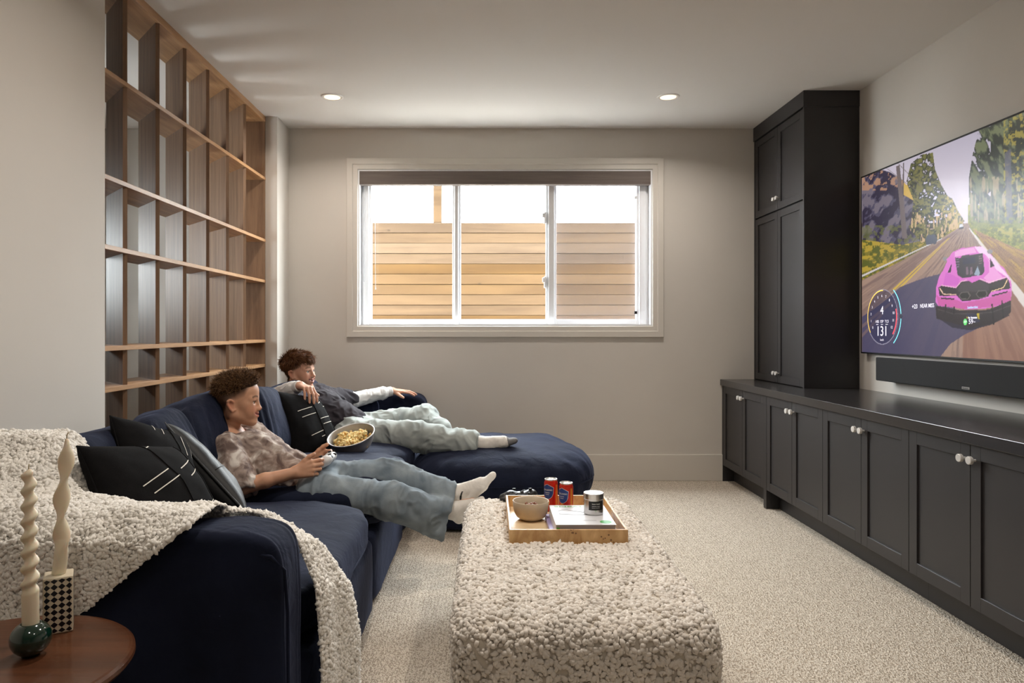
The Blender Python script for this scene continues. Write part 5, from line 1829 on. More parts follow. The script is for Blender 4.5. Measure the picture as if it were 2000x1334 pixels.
class Head:
    """head frame: x forward, y to the person's left, z up"""
    def __init__(s, c, yaw, pitch, roll, sc):
        s.c = np.array(c, float); s.sc = sc
        s.R = rotm('Z', yaw) @ rotm('Y', -pitch) @ rotm('X', roll)

    def W(s, p):
        return s.c + s.R @ (np.array(p, float) * s.sc)

    def L(s, P):
        return (P - s.c) @ s.R / s.sc

    def build(s, g, smile=0.0, jaw=0.0, nose=1.0, chub=1.0, chin=0.0):
        W, R, k = s.W, s.R, s.sc
        E = lambda c, r, kk=0.012: g.ell(W(c), np.array(r) * k, R, kk * k)
        C = lambda a, b, r0, r1, kk=0.012: g.cone(W(a), W(b), r0 * k, r1 * k, kk * k)
        E((-0.014, 0, 0.036), (0.097, 0.075, 0.083))
        E((0.035, 0, -0.025), (0.052, 0.058 * chub, 0.085), 0.03)
        E((0.045, 0, 0.045), (0.046, 0.060, 0.050), 0.02)              # forehead
        for y in (-1, 1):
            C((-0.012, y * 0.052, -0.056), (0.060, y * 0.018, -0.101 - jaw + chin), 0.021 * chub, 0.017 * chub, 0.025)   # jaw line
            C((-0.02, y * 0.058, 0.0), (-0.012, y * 0.052, -0.058), 0.022, 0.018, 0.02)
            E((0.052, y * 0.036, -0.030 + 0.008 * smile), (0.026, 0.024, 0.024), 0.02)                        # cheek
            E((0.062, y * 0.033, -0.050), (0.020, 0.020, 0.026), 0.02)
            C((0.079, y * 0.012, 0.016), (0.068, y * 0.046, 0.014), 0.0095, 0.009, 0.014)                    # brow
        C((0.058, 0, -0.098 - jaw + chin), (0.064, 0, -0.103 - jaw + chin), 0.020, 0.018, 0.018)                           # chin
        E((0.070, 0, -0.058), (0.019, 0.028, 0.026), 0.018)                                                  # muzzle
        for y in (-1, 1):
            g.ell(W((0.094, y * 0.031, -0.006)), np.array((0.017, 0.0165, 0.0105)) * k, R, 0.008 * k, sub=True)  # eye sockets
        C((0.084, 0, 0.008), (0.084 + 0.018 * nose, 0, -0.033), 0.0075, 0.0095, 0.012)                                      # nose
        E((0.084 + 0.019 * nose, 0, -0.036), (0.0115, 0.0125, 0.0100), 0.008)
        for y in (-1, 1):
            E((0.092, y * 0.0125, -0.039), (0.011, 0.0075, 0.0078), 0.006)
            g.ell(W((0.098, y * 0.007, -0.047)), np.array((0.004, 0.003, 0.003)) * k, R, 0.003 * k, sub=True)
            # lids, closing the socket from above and below
            C((0.0810, y * 0.018, 0.0030), (0.0715, y * 0.047, -0.0005), 0.0050, 0.0046, 0.005)
            C((0.0820, y * 0.028, 0.0058), (0.0800, y * 0.037, 0.0050), 0.0052, 0.0050, 0.005)
            C((0.0790, y * 0.020, -0.0165), (0.0715, y * 0.045, -0.0150), 0.0058, 0.0055, 0.006)
        up = 0.006 * smile
        # lips in three pieces each so that the corners rise in a smile
        for y in (-1, 1):
            C((0.0895, 0, -0.0605), (0.0690, y * 0.0335, -0.0600 + up), 0.0056, 0.0032, 0.005)
            C((0.0875, 0, -0.0720 - 0.6 * jaw), (0.0680, y * 0.0325, -0.0640 + up - 0.2 * jaw), 0.0066, 0.0034, 0.005)
            g.cone(W((0.0975, 0, -0.0658 - 0.3 * jaw)), W((0.0755, y * 0.0345, -0.0618 + up)), (0.0036 + 0.34 * jaw) * k, 0.0032 * k, 0.003 * k, sub=True)
            E((0.054, y * 0.0445, -0.052 + up), (0.014, 0.011, 0.017), 0.012)                                # smile fold
        # ears
        for y in (-1, 1):
            pts = [(0.006, 0.072, -0.040), (-0.004, 0.080, -0.046), (-0.016, 0.086, -0.030), (-0.026, 0.091, -0.008), (-0.024, 0.092, 0.010), (-0.012, 0.088, 0.016), (0.000, 0.080, 0.006)]
            pts = [(-0.010 + (p[0] + 0.010) * 0.86, p[1] * 0.985, -0.016 + (p[2] + 0.016) * 0.84) for p in pts]
            for a, b in zip(pts[:-1], pts[1:]):
                C((a[0], y * a[1], a[2]), (b[0], y * b[1], b[2]), 0.0052, 0.0052, 0.004)
            g.ell(W((-0.011, y * 0.077, -0.014)), np.array((0.0135, 0.006, 0.021)) * k, R @ rotm('Z', -y * 18), 0.006 * k)
            g.ell(W((0.001, y * 0.083, -0.016)), np.array((0.007, 0.007, 0.009)) * k, R, 0.004 * k, sub=True)

    def paint(s, V, col, base, hair, brow, lip, smile=0.0, jaw=0.0, fade=True):
        q = s.L(V)
        x, y, z = q[:, 0], q[:, 1], q[:, 2]
        def put(w_, rgb):
            w_ = np.clip(w_, 0, 1)[:, None]
            col[:] = col * (1 - w_) + np.array(lin(rgb)) * w_
        near = (np.abs(z) < 0.14) & (np.abs(x) < 0.14) & (np.abs(y) < 0.10)
        g = lambda cx, cy, cz, rx, ry, rz_: np.exp(-(((x - cx) / rx) ** 2 + ((np.abs(y) - cy) / ry) ** 2 + ((z - cz) / rz_) ** 2)) * near
        put(0.40 * g(0.075, 0.04, -0.035, 0.03, 0.02, 0.018), (206, 120, 96))
        put(0.35 * g(0.108, 0.0, -0.036, 0.02, 0.015, 0.012), (206, 124, 100))
        put(0.5 * g(-0.012, 0.088, -0.015, 0.03, 0.014, 0.03), (196, 112, 88))
        up = 0.006 * smile
        cz = -0.0658 + (up + 0.003) * (np.abs(y) / 0.0335) ** 1.5
        lipw = np.exp(-((z - cz) / 0.0105) ** 4) * (np.abs(y) < 0.0345) * (x > 0.064) * near
        put(0.85 * lipw, lip)
        mline = np.exp(-((z - (cz + 0.001 - 0.3 * jaw)) / (0.0028 + 0.45 * jaw)) ** 4) * (np.abs(y) < 0.0345) * (x > 0.060) * near
        put(0.9 * mline, (86, 34, 32))
        # brows
        by = np.abs(y)
        bz = 0.0195 + 0.004 * np.sin(np.clip((by - 0.012) / 0.036, 0, 1) * PI) - 0.05 * np.clip(by - 0.038, 0, 1)
        put(0.85 * np.exp(-((z - bz) / 0.0045) ** 4) * (by > 0.011) * (by < 0.050) * (x > 0.05) * near, brow)
        # lash line
        lz = 0.0 + 0.0 * by
        put(0.85 * np.exp(-((z - 0.0002) / 0.0022) ** 4) * (by > 0.017) * (by < 0.046) * (x > 0.06) * near, (58, 36, 28))
        # short hair on the sides and the back of the head
        line = np.interp(x, [-0.12, -0.06, -0.03, 0.015, 0.045, 0.065, 0.085], [-0.085, -0.078, -0.02, 0.010, 0.024, 0.058, 0.066])
        w_ = np.clip((z - line) / 0.030, 0, 1) ** 0.8 * near * (x < 0.085) * (by < 0.079)
        put(w_ * (0.9 if fade else 1.0), hair)
        s.hairw = w_


def hand(g, wrist, dirv, palm_n, side, pose, sc=1.0, k=0.004):
    """palm and five fingers added to the SDF g. dirv: wrist to knuckles, palm_n: out of the back of the hand,
    side: +1 when the thumb lies to (dirv x palm_n). pose: list of five (spread, bend1, bend2, bend3) in degrees, thumb first"""
    d = np.array(dirv, float); d /= np.linalg.norm(d)
    n = np.array(palm_n, float); n -= d * d.dot(n); n /= np.linalg.norm(n)
    t = np.cross(d, n) * side
    w = np.array(wrist, float)
    W = lambda a, b, c: w + sc * (a * d + b * t + c * n)
    # palm: fan of metacarpals
    base = [(0.030, 0.0), (0.010, 0.0), (-0.010, 0.0), (-0.028, -0.002)]
    kn = [(0.078, 0.029, 0.002), (0.082, 0.0095, 0.004), (0.078, -0.0095, 0.003), (0.070, -0.027, 0.0)]
    for a, b, c in kn:
        g.cone(W(0.0, b * 0.55, 0), W(a, b, c), 0.0145 * sc, 0.0105 * sc, 0.010 * sc)
    g.cone(W(0.01, 0.012, -0.006), W(0.05, 0.016, -0.006), 0.016 * sc, 0.012 * sc, 0.012 * sc)
    g.cone(W(0.0, -0.008, -0.005), W(0.05, -0.018, -0.005), 0.014 * sc, 0.011 * sc, 0.012 * sc)
    Ls = [(0.042, 0.025, 0.020), (0.046, 0.029, 0.021), (0.043, 0.027, 0.021), (0.033, 0.020, 0.018)]
    Rs = [0.0096, 0.0098, 0.0093, 0.0083]
    tips = []
    for i in range(4):
        sp, b1, b2, b3 = pose[i + 1]
        p = W(*kn[i]); ang = 0
        for j, (L_, bb) in enumerate(zip(Ls[i], (b1, b2, b3))):
            ang += math.radians(bb); s_ = math.radians(sp)
            v = math.cos(ang) * (math.cos(s_) * d + math.sin(s_) * t) - math.sin(ang) * n
            q = p + v * L_ * sc
            r0 = Rs[i] * (1 - 0.09 * j) * sc
            g.cone(p, q, r0, r0 * 0.90, k * sc)
            p = q
        tips.append((p, v, r0))
    sp, b1, b2, b3 = pose[0]
    p = W(0.018, 0.018, -0.006)
    s_ = math.radians(sp); ang = math.radians(b1)
    for j, (L_, bb, r0) in enumerate(((0.038, 0, 0.0145), (0.029, b2, 0.0118), (0.023, b3, 0.0104))):
        s_ -= math.radians(bb)
        v = math.cos(ang) * (math.cos(s_) * d + math.sin(s_) * t) - math.sin(ang) * n
        q = p + v * L_ * sc
        g.cone(p, q, r0 * sc, r0 * 0.88 * sc, k * 1.5 * sc)
        p = q
    tips.append((p, v, r0 * sc))
    return tips


def foot(g, ankle, heel, toe, up, sc=1.0, extra=0.0):
    a, h, t, u = (np.array(v, float) for v in (ankle, heel, toe, up))
    f = (t - h) / np.linalg.norm(t - h)
    sd = np.cross(f, u); sd /= np.linalg.norm(sd)
    L_ = np.linalg.norm(t - h)
    e = extra
    g.cone(a, h + f * 0.03 * sc + u * 0.018, 0.036 * sc + e, 0.030 * sc + e, 0.02)
    g.cone(h + f * 0.02 * sc + u * 0.008, h + f * L_ * 0.62 + u * 0.004, 0.029 * sc + e, 0.032 * sc + e, 0.02, flat=(u, 1.15))
    g.cone(a + f * 0.02, h + f * L_ * 0.62 + u * 0.016, 0.034 * sc + e, 0.026 * sc + e, 0.02)
    g.cone(h + f * L_ * 0.6 + sd * 0.010 * sc, t - f * 0.022 * sc + sd * 0.008 * sc, 0.027 * sc + e, 0.021 * sc + e, 0.014, flat=(u, 1.35))
    g.cone(h + f * L_ * 0.6 - sd * 0.012 * sc, t - f * 0.030 * sc - sd * 0.016 * sc, 0.025 * sc + e, 0.018 * sc + e, 0.014, flat=(u, 1.35))


def strands(roots, dirs, length, width, rng, gravity=0.0, curl=0.3, segs=4, flow=None):
    """tapering locks of hair, three-sided, joined"""
    n = len(roots)
    p = roots.copy(); d = dirs / np.linalg.norm(dirs, axis=1)[:, None]
    L_ = length * (0.6 + 0.7 * rng.random(n))
    ring = []
    cd_ = rng.normal(size=(n, 3))
    side0 = np.cross(d, rng.normal(size=(n, 3))); side0 /= np.linalg.norm(side0, axis=1)[:, None]
    for j in range(segs + 1):
        s_ = side0 - d * np.sum(side0 * d, 1)[:, None]; s_ /= np.linalg.norm(s_, axis=1)[:, None] + 1e-9
        b = np.cross(d, s_)
        wj = width * (1 - 0.85 * (j / segs) ** 1.6)
        for a in (0, 2 * PI / 3, 4 * PI / 3):
            ring.append(p + wj * (math.cos(a) * s_ + 0.7 * math.sin(a) * b))
        d = d + curl * cd_ * (0.5 + j / segs) / segs + np.array([0, 0, -gravity / segs])
        if flow is not None: d = d + flow / segs
        d /= np.linalg.norm(d, axis=1)[:, None]
        p = p + d * (L_ / segs)[:, None]
    A = np.stack(ring, 1)               # n, (segs+1)*3, 3
    m_ = A.shape[1]
    F0 = []
    for j in range(segs):
        for a in range(3):
            b = (a + 1) % 3
            F0.append([j * 3 + a, j * 3 + b, (j + 1) * 3 + b, (j + 1) * 3 + a])
    F0 = np.array(F0)
    global LOCKT
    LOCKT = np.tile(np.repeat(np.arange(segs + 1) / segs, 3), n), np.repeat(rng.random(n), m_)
    return A.reshape(-1, 3), (F0[None] + (np.arange(n) * m_)[:, None, None]).reshape(-1, 4)


def cloth(V, Q, amp, sx, sy, sz, seed, ridge=0.6):
    Nn = normals(V, Q)
    q = np.stack([V[:, 0] * sx, V[:, 1] * sy, V[:, 2] * sz], 1)
    q = q + 0.6 * np.stack([vnoise(q * 0.7, seed + 50), vnoise(q * 0.7, seed + 51), vnoise(q * 0.7, seed + 52)], 1)
    a = vnoise(q, seed); b = vnoise(q * 2.1, seed + 1)
    d = (1 - ridge) * a + ridge * (1 - 2 * np.abs(a)) + 0.45 * (1 - 2 * np.abs(b))
    return V + Nn * (amp * d)[:, None]


def sidehair(H, V, Q, n, length, width, rg, cols, parent, down=(-0.45, 0, -0.9), low=0.25):
    Nn = normals(V, Q)
    q = H.L(V)
    ok = np.where((H.hairw > low) & (q[:, 2] < 0.085))[0]
    ok = rg.choice(ok, min(n, len(ok)), replace=False)
    P, Nn = V[ok], Nn[ok]
    fl = np.tile(H.R @ np.array(down, float), (len(P), 1))
    fl -= Nn * np.sum(fl * Nn, 1)[:, None]
    d = fl + 0.35 * Nn + rg.normal(scale=0.18, size=P.shape)
    L_ = length * (0.35 + 0.65 * np.clip((H.hairw[ok] - low) / (1 - low), 0, 1))
    Vs, Qs = strands(P - Nn * 0.002, d, L_, width, rg, gravity=0.1, curl=0.5, flow=-Nn * 0.35, segs=3)
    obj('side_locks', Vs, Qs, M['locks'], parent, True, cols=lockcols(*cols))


def thin_hidden(o, weight, ratio):
    """collapse triangles of a body where clothes cover it; the surface stays one piece"""
    vg = o.vertex_groups.new(name='covered')
    for wv in np.unique(weight):
        if wv > 0: vg.add(np.where(weight == wv)[0].tolist(), float(wv), 'REPLACE')
    md = o.modifiers.new('collapse', 'DECIMATE'); md.ratio = ratio; md.vertex_group = 'covered'
    dg = bpy.context.evaluated_depsgraph_get()
    me = bpy.data.meshes.new_from_object(o.evaluated_get(dg))
    o.modifiers.clear(); o.vertex_groups.clear()
    old = o.data; o.data = me; me.name = 'person'
    bpy.data.meshes.remove(old)
    me.polygons.foreach_set('use_smooth', np.ones(len(me.polygons), bool))


def segdist(V, a, b):
    a, b = np.array(a, float), np.array(b, float)
    t = np.clip((V - a) @ (b - a) / (b - a).dot(b - a), 0, 1)
    return np.linalg.norm(V - a - t[:, None] * (b - a), axis=1)


def eye(parent, H, y, gaze=0.0, iris=(70, 48, 34)):
    c = H.W((0.0712, y * 0.0315, -0.0058))
    r = 0.0125 * H.sc
    bm = bmesh.new(); bmesh.ops.create_uvsphere(bm, u_segments=20, v_segments=14, radius=r)
    V, Fc = bm_data(bm)
    fwd = H.R @ np.array([math.cos(gaze), math.sin(gaze), 0.05])
    dd = V @ fwd / r
    col = np.tile(np.array(lin((226, 218, 210))), (len(V), 1))
    col[dd > 0.86] = lin(iris); col[dd > 0.965] = lin((12, 10, 10))
    obj('eye', V + c, Fc, M['eyeball'], parent, True, cols=col)


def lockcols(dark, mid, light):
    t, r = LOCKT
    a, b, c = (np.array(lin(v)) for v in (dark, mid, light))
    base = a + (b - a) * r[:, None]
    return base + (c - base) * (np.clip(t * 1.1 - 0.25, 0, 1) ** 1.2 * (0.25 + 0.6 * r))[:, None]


M['locks'] = vcolmat('hair_locks', 0.55, spec=0.3)
M['eyeball'] = vcolmat('eyeball', 0.15, spec=0.6)
M['hair'] = plain('brown_hair', (52, 34, 22), 0.6, spec=0.25, noise=0.35, nscale=60)
M['hair2'] = plain('chestnut_hair', (70, 42, 24), 0.6, spec=0.25, noise=0.35, nscale=60)
M['sock'] = plain('white_sock', (232, 226, 218), 0.9, noise=0.04, nscale=60, bump=0.35, bscale=420)
M['sock_toe'] = plain('grey_sock_toe', (120, 118, 118), 0.9, bump=0.35, bscale=420)


def denim(name, a, b):
    m_, nt, bs, N, L = nodemat(name)
    tc = N.new('ShaderNodeTexCoord')
    n = N.new('ShaderNodeTexNoise'); n.inputs['Scale'].default_value = 9; n.inputs['Detail'].default_value = 6; L.new(tc.outputs['Object'], n.inputs['Vector'])
    cr = N.new('ShaderNodeValToRGB'); cr.color_ramp.elements[0].position = 0.32; cr.color_ramp.elements[1].position = 0.68
    cr.color_ramp.elements[0].color = (*lin(a), 1); cr.color_ramp.elements[1].color = (*lin(b), 1)
    L.new(n.outputs['Fac'], cr.inputs[0])
    n2 = N.new('ShaderNodeTexNoise'); n2.inputs['Scale'].default_value = 260; n2.inputs['Detail'].default_value = 2; L.new(tc.outputs['Object'], n2.inputs['Vector'])
    x = N.new('ShaderNodeMix'); x.data_type = 'RGBA'; x.blend_type = 'OVERLAY'; x.inputs[0].default_value = 0.35
    L.new(cr.outputs[0], x.inputs[6]); L.new(n2.outputs['Color'], x.inputs[7]); 
    hs = N.new('ShaderNodeHueSaturation'); hs.inputs['Saturation'].default_value = 0.9
    L.new(x.outputs[2], hs.inputs['Color']); L.new(cr.outputs[0], bs.inputs['Base Color'])
    bp = N.new('ShaderNodeBump'); bp.inputs['Strength'].default_value = 0.25; bp.inputs['Distance'].default_value = 0.002
    L.new(n2.outputs['Fac'], bp.inputs['Height']); L.new(bp.outputs[0], bs.inputs['Normal'])
    bs.inputs['Roughness'].default_value = 0.9; bs.inputs['Specular IOR Level'].default_value = 0.15
    return m_


M['denim1'] = denim('washed_denim', (108, 120, 130), (150, 160, 166))
M['denim2'] = denim('pale_denim', (152, 158, 156), (182, 188, 184))
M['tee'] = plain('charcoal_tee', (46, 41, 48), 0.9, noise=0.12, nscale=20, bump=0.12, bscale=500)
M['sleeve'] = plain('white_cotton', (226, 224, 222), 0.85, bump=0.12, bscale=500)
M['collar'] = plain('navy_collar', (34, 40, 52), 0.9)


def tiedye():
    m_, nt, bs, N, L = nodemat('mottled_cotton')
    tc = N.new('ShaderNodeTexCoord')
    n = N.new('ShaderNodeTexNoise'); n.inputs['Scale'].default_value = 17; n.inputs['Detail'].default_value = 8; n.inputs['Distortion'].default_value = 0.6; L.new(tc.outputs['Object'], n.inputs['Vector'])
    cr = N.new('ShaderNodeValToRGB')
    e = cr.color_ramp.elements
    e[0].position = 0.36; e[0].color = (*lin((100, 82, 76)), 1)
    e[1].position = 0.66; e[1].color = (*lin((216, 208, 200)), 1)
    k = e.new(0.5); k.color = (*lin((156, 138, 128)), 1)
    L.new(n.outputs['Fac'], cr.inputs[0]); L.new(cr.outputs[0], bs.inputs['Base Color'])
    bs.inputs['Roughness'].default_value = 0.9
    return m_


M['tiedye'] = tiedye()
# ------------------------------------------------------------------ the younger boy
def boy():
    H = Head((-1.112, 3.17, 0.856), 4, 0, 0, 0.95)
    g = SDF((-1.36, 2.86, 0.22), (0.10, 3.52, 1.02), 0.0033)
    H.build(g, smile=1.6, jaw=0.0, nose=0.62, chub=1.10, chin=0.006)
    nb = (-1.165, 3.17, 0.690)                       # neck base
    g.cone(H.W((-0.035, 0, -0.055)), nb, 0.046, 0.052, 0.02)
    g.cone(nb, (-1.06, 3.17, 0.60), 0.075, 0.095, 0.03, flat=((0.4, 0, 0.6), 1.15))
    g.cone((-1.06, 3.17, 0.60), (-0.80, 3.17, 0.50), 0.095, 0.085, 0.03)
    SN, SF = (-1.135, 3.035, 0.665), (-1.10, 3.315, 0.675)
    g.cone(nb, SN, 0.05, 0.045, 0.03); g.cone(nb, SF, 0.05, 0.045, 0.03)
    EN, WN = (-1.025, 2.945, 0.520), (-0.818, 3.020, 0.566)
    EF, WF = (-0.965, 3.40, 0.53), (-0.812, 3.300, 0.572)
    for s_, e_, w_ in ((SN, EN, WN), (SF, EF, WF)):
        g.cone(s_, e_, 0.040, 0.034, 0.02)
        g.cone(e_, np.array(e_) * 0.55 + np.array(w_) * 0.45, 0.034, 0.031, 0.015)
        g.cone(np.array(e_) * 0.55 + np.array(w_) * 0.45, w_, 0.031, 0.0235, 0.015)
    # hands round the controller: four fingers curl under and forward, thumbs lie on top
    hand(g, WN, (0.93, 0.22, 0.20), (-0.10, -0.85, 0.15), -1, [(34, -6, 4, 14), (3, 28, 36, 24), (1, 38, 46, 30), (0, 44, 52, 34), (-2, 50, 54, 36)], 0.94)
    hand(g, WF, (0.93, -0.22, 0.20), (-0.10, 0.85, 0.15), 1, [(34, -6, 4, 14), (3, 28, 36, 24), (1, 38, 46, 30), (0, 44, 52, 34), (-2, 50, 54, 36)], 0.94)
    # legs and feet
    HN, HF = (-0.76, 3.09, 0.465), (-0.76, 3.25, 0.475)
    KN, KF = (-0.42, 3.09, 0.432), (-0.46, 3.31, 0.49)
    AN, AF = (-0.165, 3.245, 0.345), (-0.150, 3.295, 0.408)
    for h_, k_, a_ in ((HN, KN, AN), (HF, KF, AF)):
        g.cone(h_, k_, 0.068, 0.045, 0.03); g.cone(k_, a_, 0.043, 0.030, 0.02)
    foot(g, AF, (-0.118, 3.300, 0.352), (0.032, 3.305, 0.508), (-0.72, 0, 0.69), 0.86)
    foot(g, AN, (-0.135, 3.262, 0.292), (-0.02, 3.262, 0.405), (-0.72, 0, 0.69), 0.80)
    V, Q = g.mesh(); V = relax(V, Q, 1, 0.35)
    col = np.tile(np.array(lin((206, 156, 126))), (len(V), 1))
    col *= (1 + 0.05 * fbm(V * 40, 2, 2))[:, None]
    H.paint(V, col, None, (70, 48, 34), (96, 68, 48), (206, 124, 112), smile=1.6)
    body = obj('person', V, Q, M['skin'], None, True, cols=col)
    vis = np.minimum(np.linalg.norm(V - H.c, axis=1) - 0.09, np.minimum(segdist(V, EN, WN), segdist(V, WN, (-0.70, 3.15, 0.59))))
    vis = np.minimum(vis, np.minimum(segdist(V, WF, EF), segdist(V, WF, (-0.70, 3.2, 0.59))))
    thin_hidden(body, (vis > 0.09) * 1.0, 0.55)
    tag(body, 'boy in a mottled taupe shirt and washed jeans holding a white controller', 'person')
    for y in (-1, 1):
        eye(body, H, y)
    Vbody, Qbody = V, Q
    # hair: a dense cap, then short upright locks
    g = SDF(H.c - 0.17, H.c + 0.17, 0.004)
    k, R = H.sc, H.R
    g.ell(H.W((-0.016, 0, 0.044)), np.array((0.101, 0.0775, 0.088)) * k, R, 0.008)
    g.ell(H.W((0.014, 0, 0.082)), np.array((0.086, 0.066, 0.052)) * k, R, 0.012)
    g.cut(H.W((0.086, 0, 0.064)), R @ np.array([0.25, 0, -1.0]), 0.01)
    g.cut(H.W((0.0, 0, 0.008)), R @ np.array([0.80, 0, -1.0]), 0.01)
    g.cut(H.W((0.082, 0, 0.06)), R @ np.array([1.0, 0, -0.25]), 0.01)
    Vh, Qh = g.mesh(); Vh = relax(Vh, Qh, 2)
    hr = obj('hair', Vh, Qh, M['hair'], body, True)
    rg = np.random.default_rng(5)
    P, Nn = scatter(Vh, Qh, 8500, rg)
    q = H.L(P)
    keep = Nn @ (H.R @ np.array([0.3, 0, -1.0])) < 0.85
    P, Nn, q = P[keep], Nn[keep], q[keep]
    top = np.clip((q[:, 2] - 0.008 - 0.8 * q[:, 0] - 0.012) / 0.055, 0.0, 1) * np.clip((q[:, 2] - 0.02) / 0.04, 0, 1)
    top = np.maximum(top, np.clip((q[:, 2] - 0.085) / 0.02, 0, 1) * 0.9)
    d = Nn + (H.R @ np.array([0.30, 0, 0.45])) * top[:, None] + (H.R @ np.array([-0.3, 0, -0.9])) * (1 - top[:, None]) + rg.normal(scale=0.30, size=Nn.shape)
    Vs, Qs = strands(P - Nn * 0.004, d, 0.006 + 0.024 * top, 0.00125, rg, curl=2.2, segs=4)
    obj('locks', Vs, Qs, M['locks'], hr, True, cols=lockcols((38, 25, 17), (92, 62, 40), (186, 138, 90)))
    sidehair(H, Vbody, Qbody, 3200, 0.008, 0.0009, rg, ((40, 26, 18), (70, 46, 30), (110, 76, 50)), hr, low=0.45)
    # shirt: boxy short-sleeved tee
    g = SDF((-1.40, 2.84, 0.40), (-0.70, 3.54, 0.82), 0.0055)
    g.cone((-1.150, 3.17, 0.648), (-1.05, 3.17, 0.595), 0.088, 0.120, 0.03)
    g.cone((-1.05, 3.17, 0.605), (-0.87, 3.17, 0.530), 0.125, 0.108, 0.03, flat=((0.25, 0, 0.97), 1.12))
    for s_, e_, o in ((SN, EN, -1), (SF, EF, 1)):
        g.cone((-1.165, 3.17 + o * 0.03, 0.672), s_, 0.054, 0.060, 0.035)
        m_ = np.array(s_) * 0.12 + np.array(e_) * 0.88
        g.cone(s_, m_, 0.066, 0.072, 0.03)
        g.cone(np.array(s_) + (0.02, -o * 0.02, -0.02), m_ + (0.02, -o * 0.01, -0.015), 0.058, 0.056, 0.03)
    g.cone(H.W((-0.03, 0, -0.05)), (-1.135, 3.17, 0.715), 0.054, 0.058, 0.010, sub=True)   # neck hole
    for s_, e_ in ((SN, EN), (SF, EF)):
        dd = np.array(e_) - np.array(s_); dd /= np.linalg.norm(dd)
        pc_ = np.array(e_) - dd * 0.005
        a = pc_ + dd * 0.055
        g.cone(a, a + dd * 0.02, 0.052, 0.05, 0.004, sub=True)
    V, Q = g.mesh(); V = relax(V, Q, 1)
    V = cloth(V, Q, 0.008, 15, 13, 18, 3)
    sh = obj('shirt', V, Q, M['tiedye'], body, True)
    t = np.linspace(0, 2 * PI, 40, endpoint=False)
    ax = np.array(H.W((-0.035, 0, -0.055))) - np.array(nb); ax /= np.linalg.norm(ax)
    e1 = np.cross(ax, [0, 1, 0]); e1 /= np.linalg.norm(e1); e2 = np.cross(ax, e1)
    ring = np.array([(-1.150, 3.17, 0.706) + 0.060 * (math.cos(a) * e1 + math.sin(a) * e2) for a in t])
    Vc, Fc = tube(ring, 0.0065, 8, closed=True)
    obj('collar', Vc, Fc, M['tiedye'], sh, True)
    # jeans: wide legs, hems hanging open
    g = SDF((-1.05, 2.90, 0.16), (-0.02, 3.50, 0.66), 0.0055)
    g.cone((-0.80, 3.17, 0.49), (-0.74, 3.17, 0.475), 0.098, 0.095, 0.03, flat=((0, 0, 1), 1.2))
    g.cone(HN, KN, 0.086, 0.074, 0.03); g.cone(HF, KF, 0.088, 0.074, 0.03)
    hem_n, hem_f = np.array((-0.185, 3.215, 0.345)), np.array((-0.185, 3.285, 0.420))
    g.cone(KN, hem_n, 0.074, 0.062, 0.03); g.cone(KN, hem_n + (0.0, -0.01, -0.075), 0.066, 0.054, 0.03)
    g.cone(KF, hem_f, 0.072, 0.054, 0.03); g.cone(KF, hem_f + (0, 0, -0.02), 0.066, 0.050, 0.03)
    g.cut((-0.172, 3.2, 0.35), (1.0, 0.05, -0.28), 0.004)
    # open hems
    for a in (hem_n + (0.03, 0, -0.03), hem_f + (0.03, 0, -0.01)):
        g.cone(a + (-0.03, 0, 0.0), a + (0.06, 0, -0.01), 0.046, 0.050, 0.004, sub=True)
    V, Q = g.mesh(); V = relax(V, Q, 1)
    V = cloth(V, Q, 0.0105, 15, 8, 10, 8)
    je = obj('jeans', V, Q, M['denim1'], body, True)
    # socks
    g = SDF((-0.32, 3.14, 0.20), (0.10, 3.42, 0.60), 0.004)
    g.cone(np.array(KF) * 0.2 + np.array(AF) * 0.8, AF, 0.040, 0.038, 0.015)
    foot(g, AF, (-0.118, 3.300, 0.352), (0.032, 3.305, 0.508), (-0.72, 0, 0.69), 0.86, 0.0035)
    V, Q = g.mesh(); V = cloth(relax(V, Q, 1), Q, 0.0016, 30, 30, 30, 4)
    so = obj('sock', V, Q, M['sock'], body, True)
    # small dark mark on the ankle
    px, py = VX + F * V[:, 0] / V[:, 1], VY - (V[:, 2] - CH) * F / V[:, 1]
    Nn = normals(V, Q); fc = V[Q].mean(1)
    fx_, fy_ = VX + F * fc[:, 0] / fc[:, 1], VY - (fc[:, 2] - CH) * F / fc[:, 1]
    on = (Nn[Q].mean(1)[:, 1] < -0.2) & (np.abs(fx_ - (902 - (fy_ - 962) * 0.45 + 0.02 * (fy_ - 962) ** 2)) < 1.6) & (fy_ > 960) & (fy_ < 976)
    if on.any():
        obj('logo', V + Nn * 0.0012, Q[on], M['black'], so, True)
    g = SDF((-0.32, 3.12, 0.16), (0.08, 3.40, 0.52), 0.004)
    g.cone(np.array(KN) * 0.2 + np.array(AN) * 0.8, AN, 0.038, 0.036, 0.015)
    foot(g, AN, (-0.135, 3.262, 0.292), (-0.02, 3.262, 0.405), (-0.72, 0, 0.69), 0.80, 0.0035)
    V, Q = g.mesh(); V = relax(V, Q, 1)
    obj('sock', V, Q, M['sock'], body, True)


boy()
Rp = rotm('Z', -90) @ rotm('X', 22)
gamepad('game_controller', (-0.718, 3.172, 0.594), Rp, 'white game controller held in the hands of the younger boy', M['pad_white'], M['pad_dark'], M['pad_dark'])


